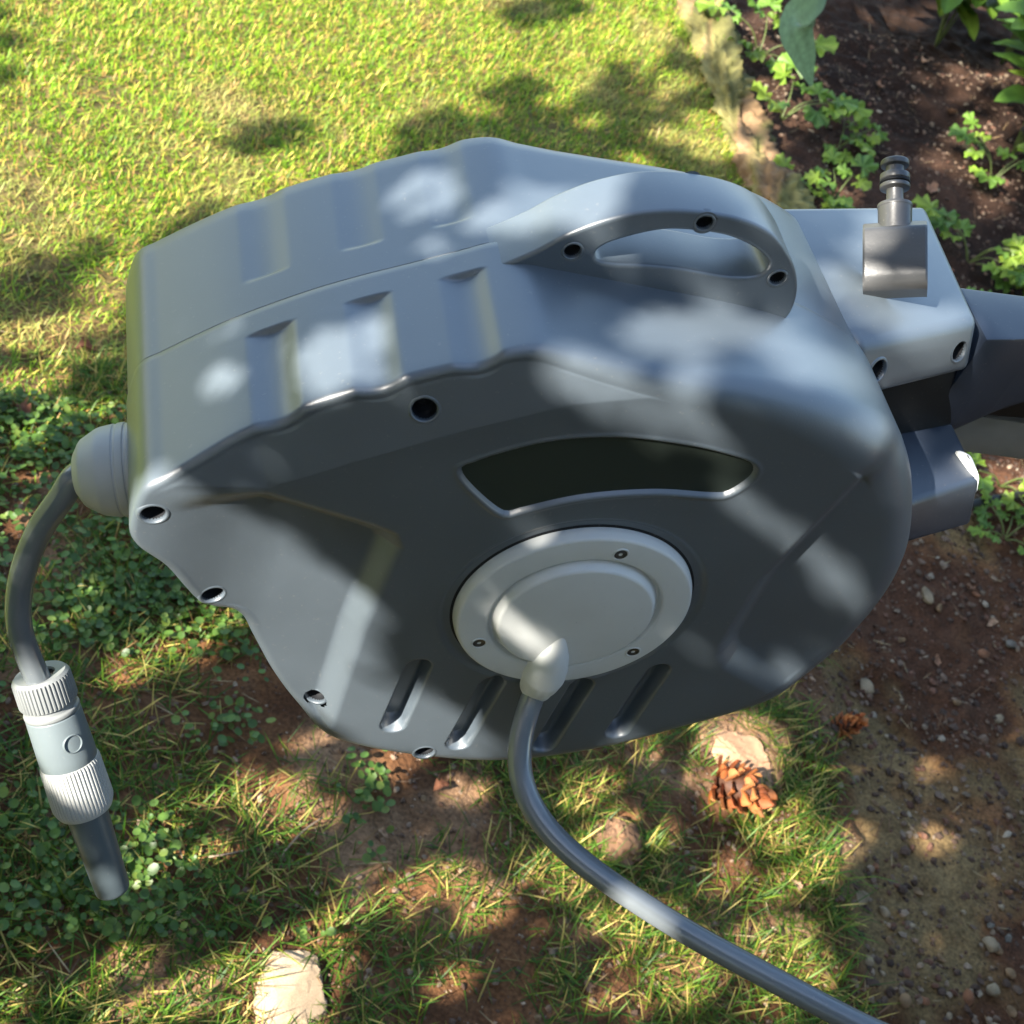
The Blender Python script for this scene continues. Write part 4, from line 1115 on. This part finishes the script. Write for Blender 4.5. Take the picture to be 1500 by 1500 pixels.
V = np.concatenate([c0 + np.outer(pf[:, 0], ax_d) + np.outer(pf[:, 1], ax_n) + ax_s * s_ for s_ in (-hw, -hw + .0012, hw - .0012, hw)])
k_ = len(pf); sc_ = np.concatenate([np.full(k_, .0010), np.zeros(k_), np.zeros(k_), np.full(k_, .0010)])
V = V - np.outer(sc_, ax_n)
F = [grid_faces(4, k_), np.arange(k_)[None], np.arange(3 * k_, 4 * k_)[::-1][None]]
F[0] = np.concatenate([F[0], np.array([[k_ * a + k_ - 1, k_ * a, k_ * (a + 1), k_ * (a + 1) + k_ - 1] for a in range(3)])])
wobj("body", V, F, M['fitting'], ft, True, None, 35)
scaled = lambda pr, r, s_=4: rounded([(x_ * KF, y_ * KF * 1.30) for x_, y_ in pr], r * KF, s_)
nc = c0 + (ax_d * .0183 - ax_n * .0155) * KF
V, F = lathe(scaled([(.0125, 0), (.0128, .014), (.0132, .0145), (.0132, .0165), (.0066, .0170)], .0008, 3), nc, ax_d, 48)
wobj("collar", V, F, M['fitting'], ft, True, None, 45)
V, F = lathe(scaled([(.0066, .0160), (.0064, .0255), (.0112, .0262), (.0115, .0285), (.0098, .0290), (.0098, .0310), (.0112, .0315), (.0112, .0350), (.0068, .0358), (.0068, .0398), (.0106, .0402), (.0108, .0428), (.0100, .0438), (.0045, .0440), (.0042, .030)], .0006, 3), nc, ax_d, 48)
wobj("nipple", V, F, M['fitting'], ft, True, None, 45)
V, F = lathe(scaled([(.0098, .0288), (.0116, .0294), (.0116, .0306), (.0098, .0312)], .0006, 4), nc, ax_d, 40)
wobj("seal_ring", V, F, M['black'], ft)

# ---------------------------------------------------------------- the shade tree at the left, its crown above the picture
S_ = np.array(SUN)
e1 = np.array([0.47709, -0.87885, 0.]); e2 = np.array([0.52879, 0.28706, 0.79873])
nL = 84000
nL += 80000
gxr, gyr = rng.uniform(-.65, 2.9, nL), rng.uniform(-.05, 3.7, nL)        # where a leaf's shade would reach the ground
hl = rng.uniform(.022, .036, nL)
nS = 80000                                                  # fine-leaved twigs of the added shrub, for sharper dappled shade
gxr[:nS], gyr[:nS] = rng.uniform(-.65, 1.65, nS), rng.uniform(-.05, 1.15, nS)
hl[:nS] = rng.uniform(.010, .018, nS)
zl = rng.uniform(1.66, 2.10, nL)
near_ = (gyr < 1.15) & (gxr < 1.65)
zl = np.where(near_, np.maximum(.857 * (gxr + 1.12) + rng.uniform(0, .34, nL), .72), zl)
zl = np.where((gyr <= 1.15) & ~near_, rng.uniform(3.2, 4.2, nL), zl)
zl = np.where(gyr > 1.15, np.where(gxr < 1.15, rng.uniform(2.0, 2.6, nL), rng.uniform(3.2, 4.2, nL)), zl)     # a second, higher bough shades the bed
tt = zl / S_[2]
LP = np.column_stack([gxr, gyr, np.zeros(nL)]) + tt[:, None] * S_
pq = np.column_stack([LP @ e1, LP @ e2])

keep = np.ones(nL, bool)
dl = sdf(pq, LAWN_LIT)
shd = np.zeros(nL, bool)
for a, b, r in LAWN_SHADE: shd |= np.hypot(pq[:, 0] - a, pq[:, 1] - b) < r - .005
keep &= (dl > hl * .55) | shd
for a, b, r in GAPS: keep &= np.hypot(pq[:, 0] - a, pq[:, 1] - b) > r + hl * .55
keep &= rng.random(nL) < np.where(shd & (dl < 0), 1.0, .55)
keep &= ~(near_ & (np.arange(nL) >= nS))
LP, hl, near_ = LP[keep], hl[keep], near_[keep]
n = len(LP)
nu, nv = 4, 3
U, Q = np.meshgrid(np.linspace(-1, 1, nu), np.linspace(-1, 1, nv))
LVt = np.stack([U, Q * .52 * np.sqrt(np.clip(1.02 - U ** 2, .02, 1)), -.15 * U ** 2 + .12 * np.abs(Q)], -1).reshape(-1, 3)
nrm = S_ * .9 + rng.normal(size=(n, 3)) * .55; nrm /= np.linalg.norm(nrm, axis=1)[:, None]
tx_ = np.cross(nrm, rng.normal(size=(n, 3))); tx_ /= np.linalg.norm(tx_, axis=1)[:, None]; ty_ = np.cross(nrm, tx_)
V = LP[:, None] + hl[:, None, None] * (LVt[None, :, :1] * tx_[:, None] + LVt[None, :, 1:2] * ty_[:, None] + LVt[None, :, 2:] * nrm[:, None])
F = (grid_faces(nv, nu)[None] + (np.arange(n) * 12)[:, None, None]).reshape(-1, 4)
C = np.repeat(pick(n, [(.035, .075, .018), (.055, .105, .024), (.08, .13, .03)], [3, 3, 1]), 12, 0)
tr = empty("shade_tree", (-3.6, -1.6, 0), "leafy shade tree standing left of the reel", "tree")
LV_ = V.reshape(n, 12, 3); LC_ = C.reshape(n, 12, 3)
fl = lambda k: (grid_faces(nv, nu)[None] + (np.arange(k) * 12)[:, None, None]).reshape(-1, 4)
k_ = int((~near_).sum())
wobj("crown", LV_[~near_].reshape(-1, 3), fl(k_), M['canopy'], tr, True, LC_[~near_].reshape(-1, 3))
sb = empty("shade_shrub", (-1.5, -.5, 0), "unseen tall shrub added left of the nozzle to sharpen the dappled shade", "shrub")
wobj("foliage", LV_[near_].reshape(-1, 3), fl(n - k_), M['canopy'], sb, True, LC_[near_].reshape(-1, 3))
for k in range(7):
    y_ = -1.35 + .27 * k
    P = catmull(np.array([(-1.62, y_, -.03), (-1.52 + .04 * (k % 2), y_ + .03, .7), (-1.46, y_ - .04, 1.5), (-1.40, y_, 2.2)]), 6); V, F = tube(P, np.linspace(.016, .003, len(P)), 7)
    wobj("stem", V, F, M['bark'], sb, True, np.tile((.08, .06, .04), (len(V), 1)))
tk = [(np.array([(-3.6, -1.6, -.05), (-3.55, -1.55, .8), (-3.4, -1.4, 1.6), (-3.2, -1.2, 2.6), (-3.0, -.9, 3.4)]), .16, .05)]
P = catmull(tk[0][0], 10); V, F = tube(P, np.linspace(.17, .06, len(P)), 16)
wobj("trunk", V, F, M['bark'], tr, True, np.tile((.12, .09, .06), (len(V), 1)))
for tip in ((-.6, .6, 2.55), (-1.0, -.4, 2.6), (-.2, 1.6, 2.7), (-1.6, 1.4, 2.6)):
    P = catmull(np.array([(-3.35, -1.35, 1.8), (-2.6, -.8 + .3 * tip[1], 2.35), tip]), 10); V, F = tube(P, np.linspace(.05, .006, len(P)), 8)
    wobj("limb", V, F, M['bark'], tr, True, np.tile((.12, .09, .06), (len(V), 1)))

# unseen hedges added to block sky light, behind the photographer and beside the bed
def sky_blocker(label, p0, p1, top, nH, face):
    p0, p1 = np.array(p0, float), np.array(p1, float)
    root = empty("sky_blocker", (*((p0 + p1) / 2), 0), label, "sky_blocker")
    u_ = (p1 - p0) / np.linalg.norm(p1 - p0); v_ = np.array([-u_[1], u_[0]])
    q = rng.random(nH); off = rng.normal(0, .16, nH) + .12 * np.sin(q * 15)
    g = p0 + q[:, None] * (p1 - p0) + off[:, None] * v_
    hz = rng.uniform(.02, top, nH) + .08 * np.sin(q * 23)
    nrm = rng.normal(size=(nH, 3)) + face; nrm /= np.linalg.norm(nrm, axis=1)[:, None]
    a_ = np.cross(nrm, rng.normal(size=(nH, 3))); a_ /= np.linalg.norm(a_, axis=1)[:, None]; b_ = np.cross(nrm, a_)
    s_ = rng.uniform(.03, .055, nH)[:, None, None]
    V = np.column_stack([g, hz])[:, None] + s_ * (LVt[None, :, :1] * a_[:, None] + LVt[None, :, 1:2] * b_[:, None] + LVt[None, :, 2:] * nrm[:, None])
    F = (grid_faces(nv, nu)[None] + (np.arange(nH) * 12)[:, None, None]).reshape(-1, 4)
    C = np.repeat(pick(nH, [(.018, .045, .012), (.030, .062, .016), (.045, .08, .02)], [3, 3, 1]), 12, 0)
    wobj("foliage", V.reshape(-1, 3), F, M['canopy'], root, True, C)
    L_ = np.linalg.norm(p1 - p0)
    for k in range(int(L_ / .6)):
        x_, y_ = p0 + u_ * (.3 + .6 * k)
        V, F = tube(catmull(np.array([(x_, y_, -.03), (x_ + .05, y_ - .03, top * .4), (x_ - .05, y_, top * .85)]), 6), .03, 8)
        wobj("stem", V, F, M['bark'], root, True, np.tile((.06, .045, .03), (len(V), 1)))


sky_blocker("tall dense dark green hedge facing the reel's front", (-2.45, -1.85), (3.4, -1.85), 3.3, 22000, [0, .8, .3])
sky_blocker("lower leaf screen added unseen at the left end of the tall one", (-3.9, -1.95), (-2.45, -1.95), 2.1, 4000, [0, .8, .3])
sky_blocker("dense dark green hedge along the far side of the bed", (3.35, -.6), (3.55, 4.6), 1.9, 10000, [-.8, 0, .3])
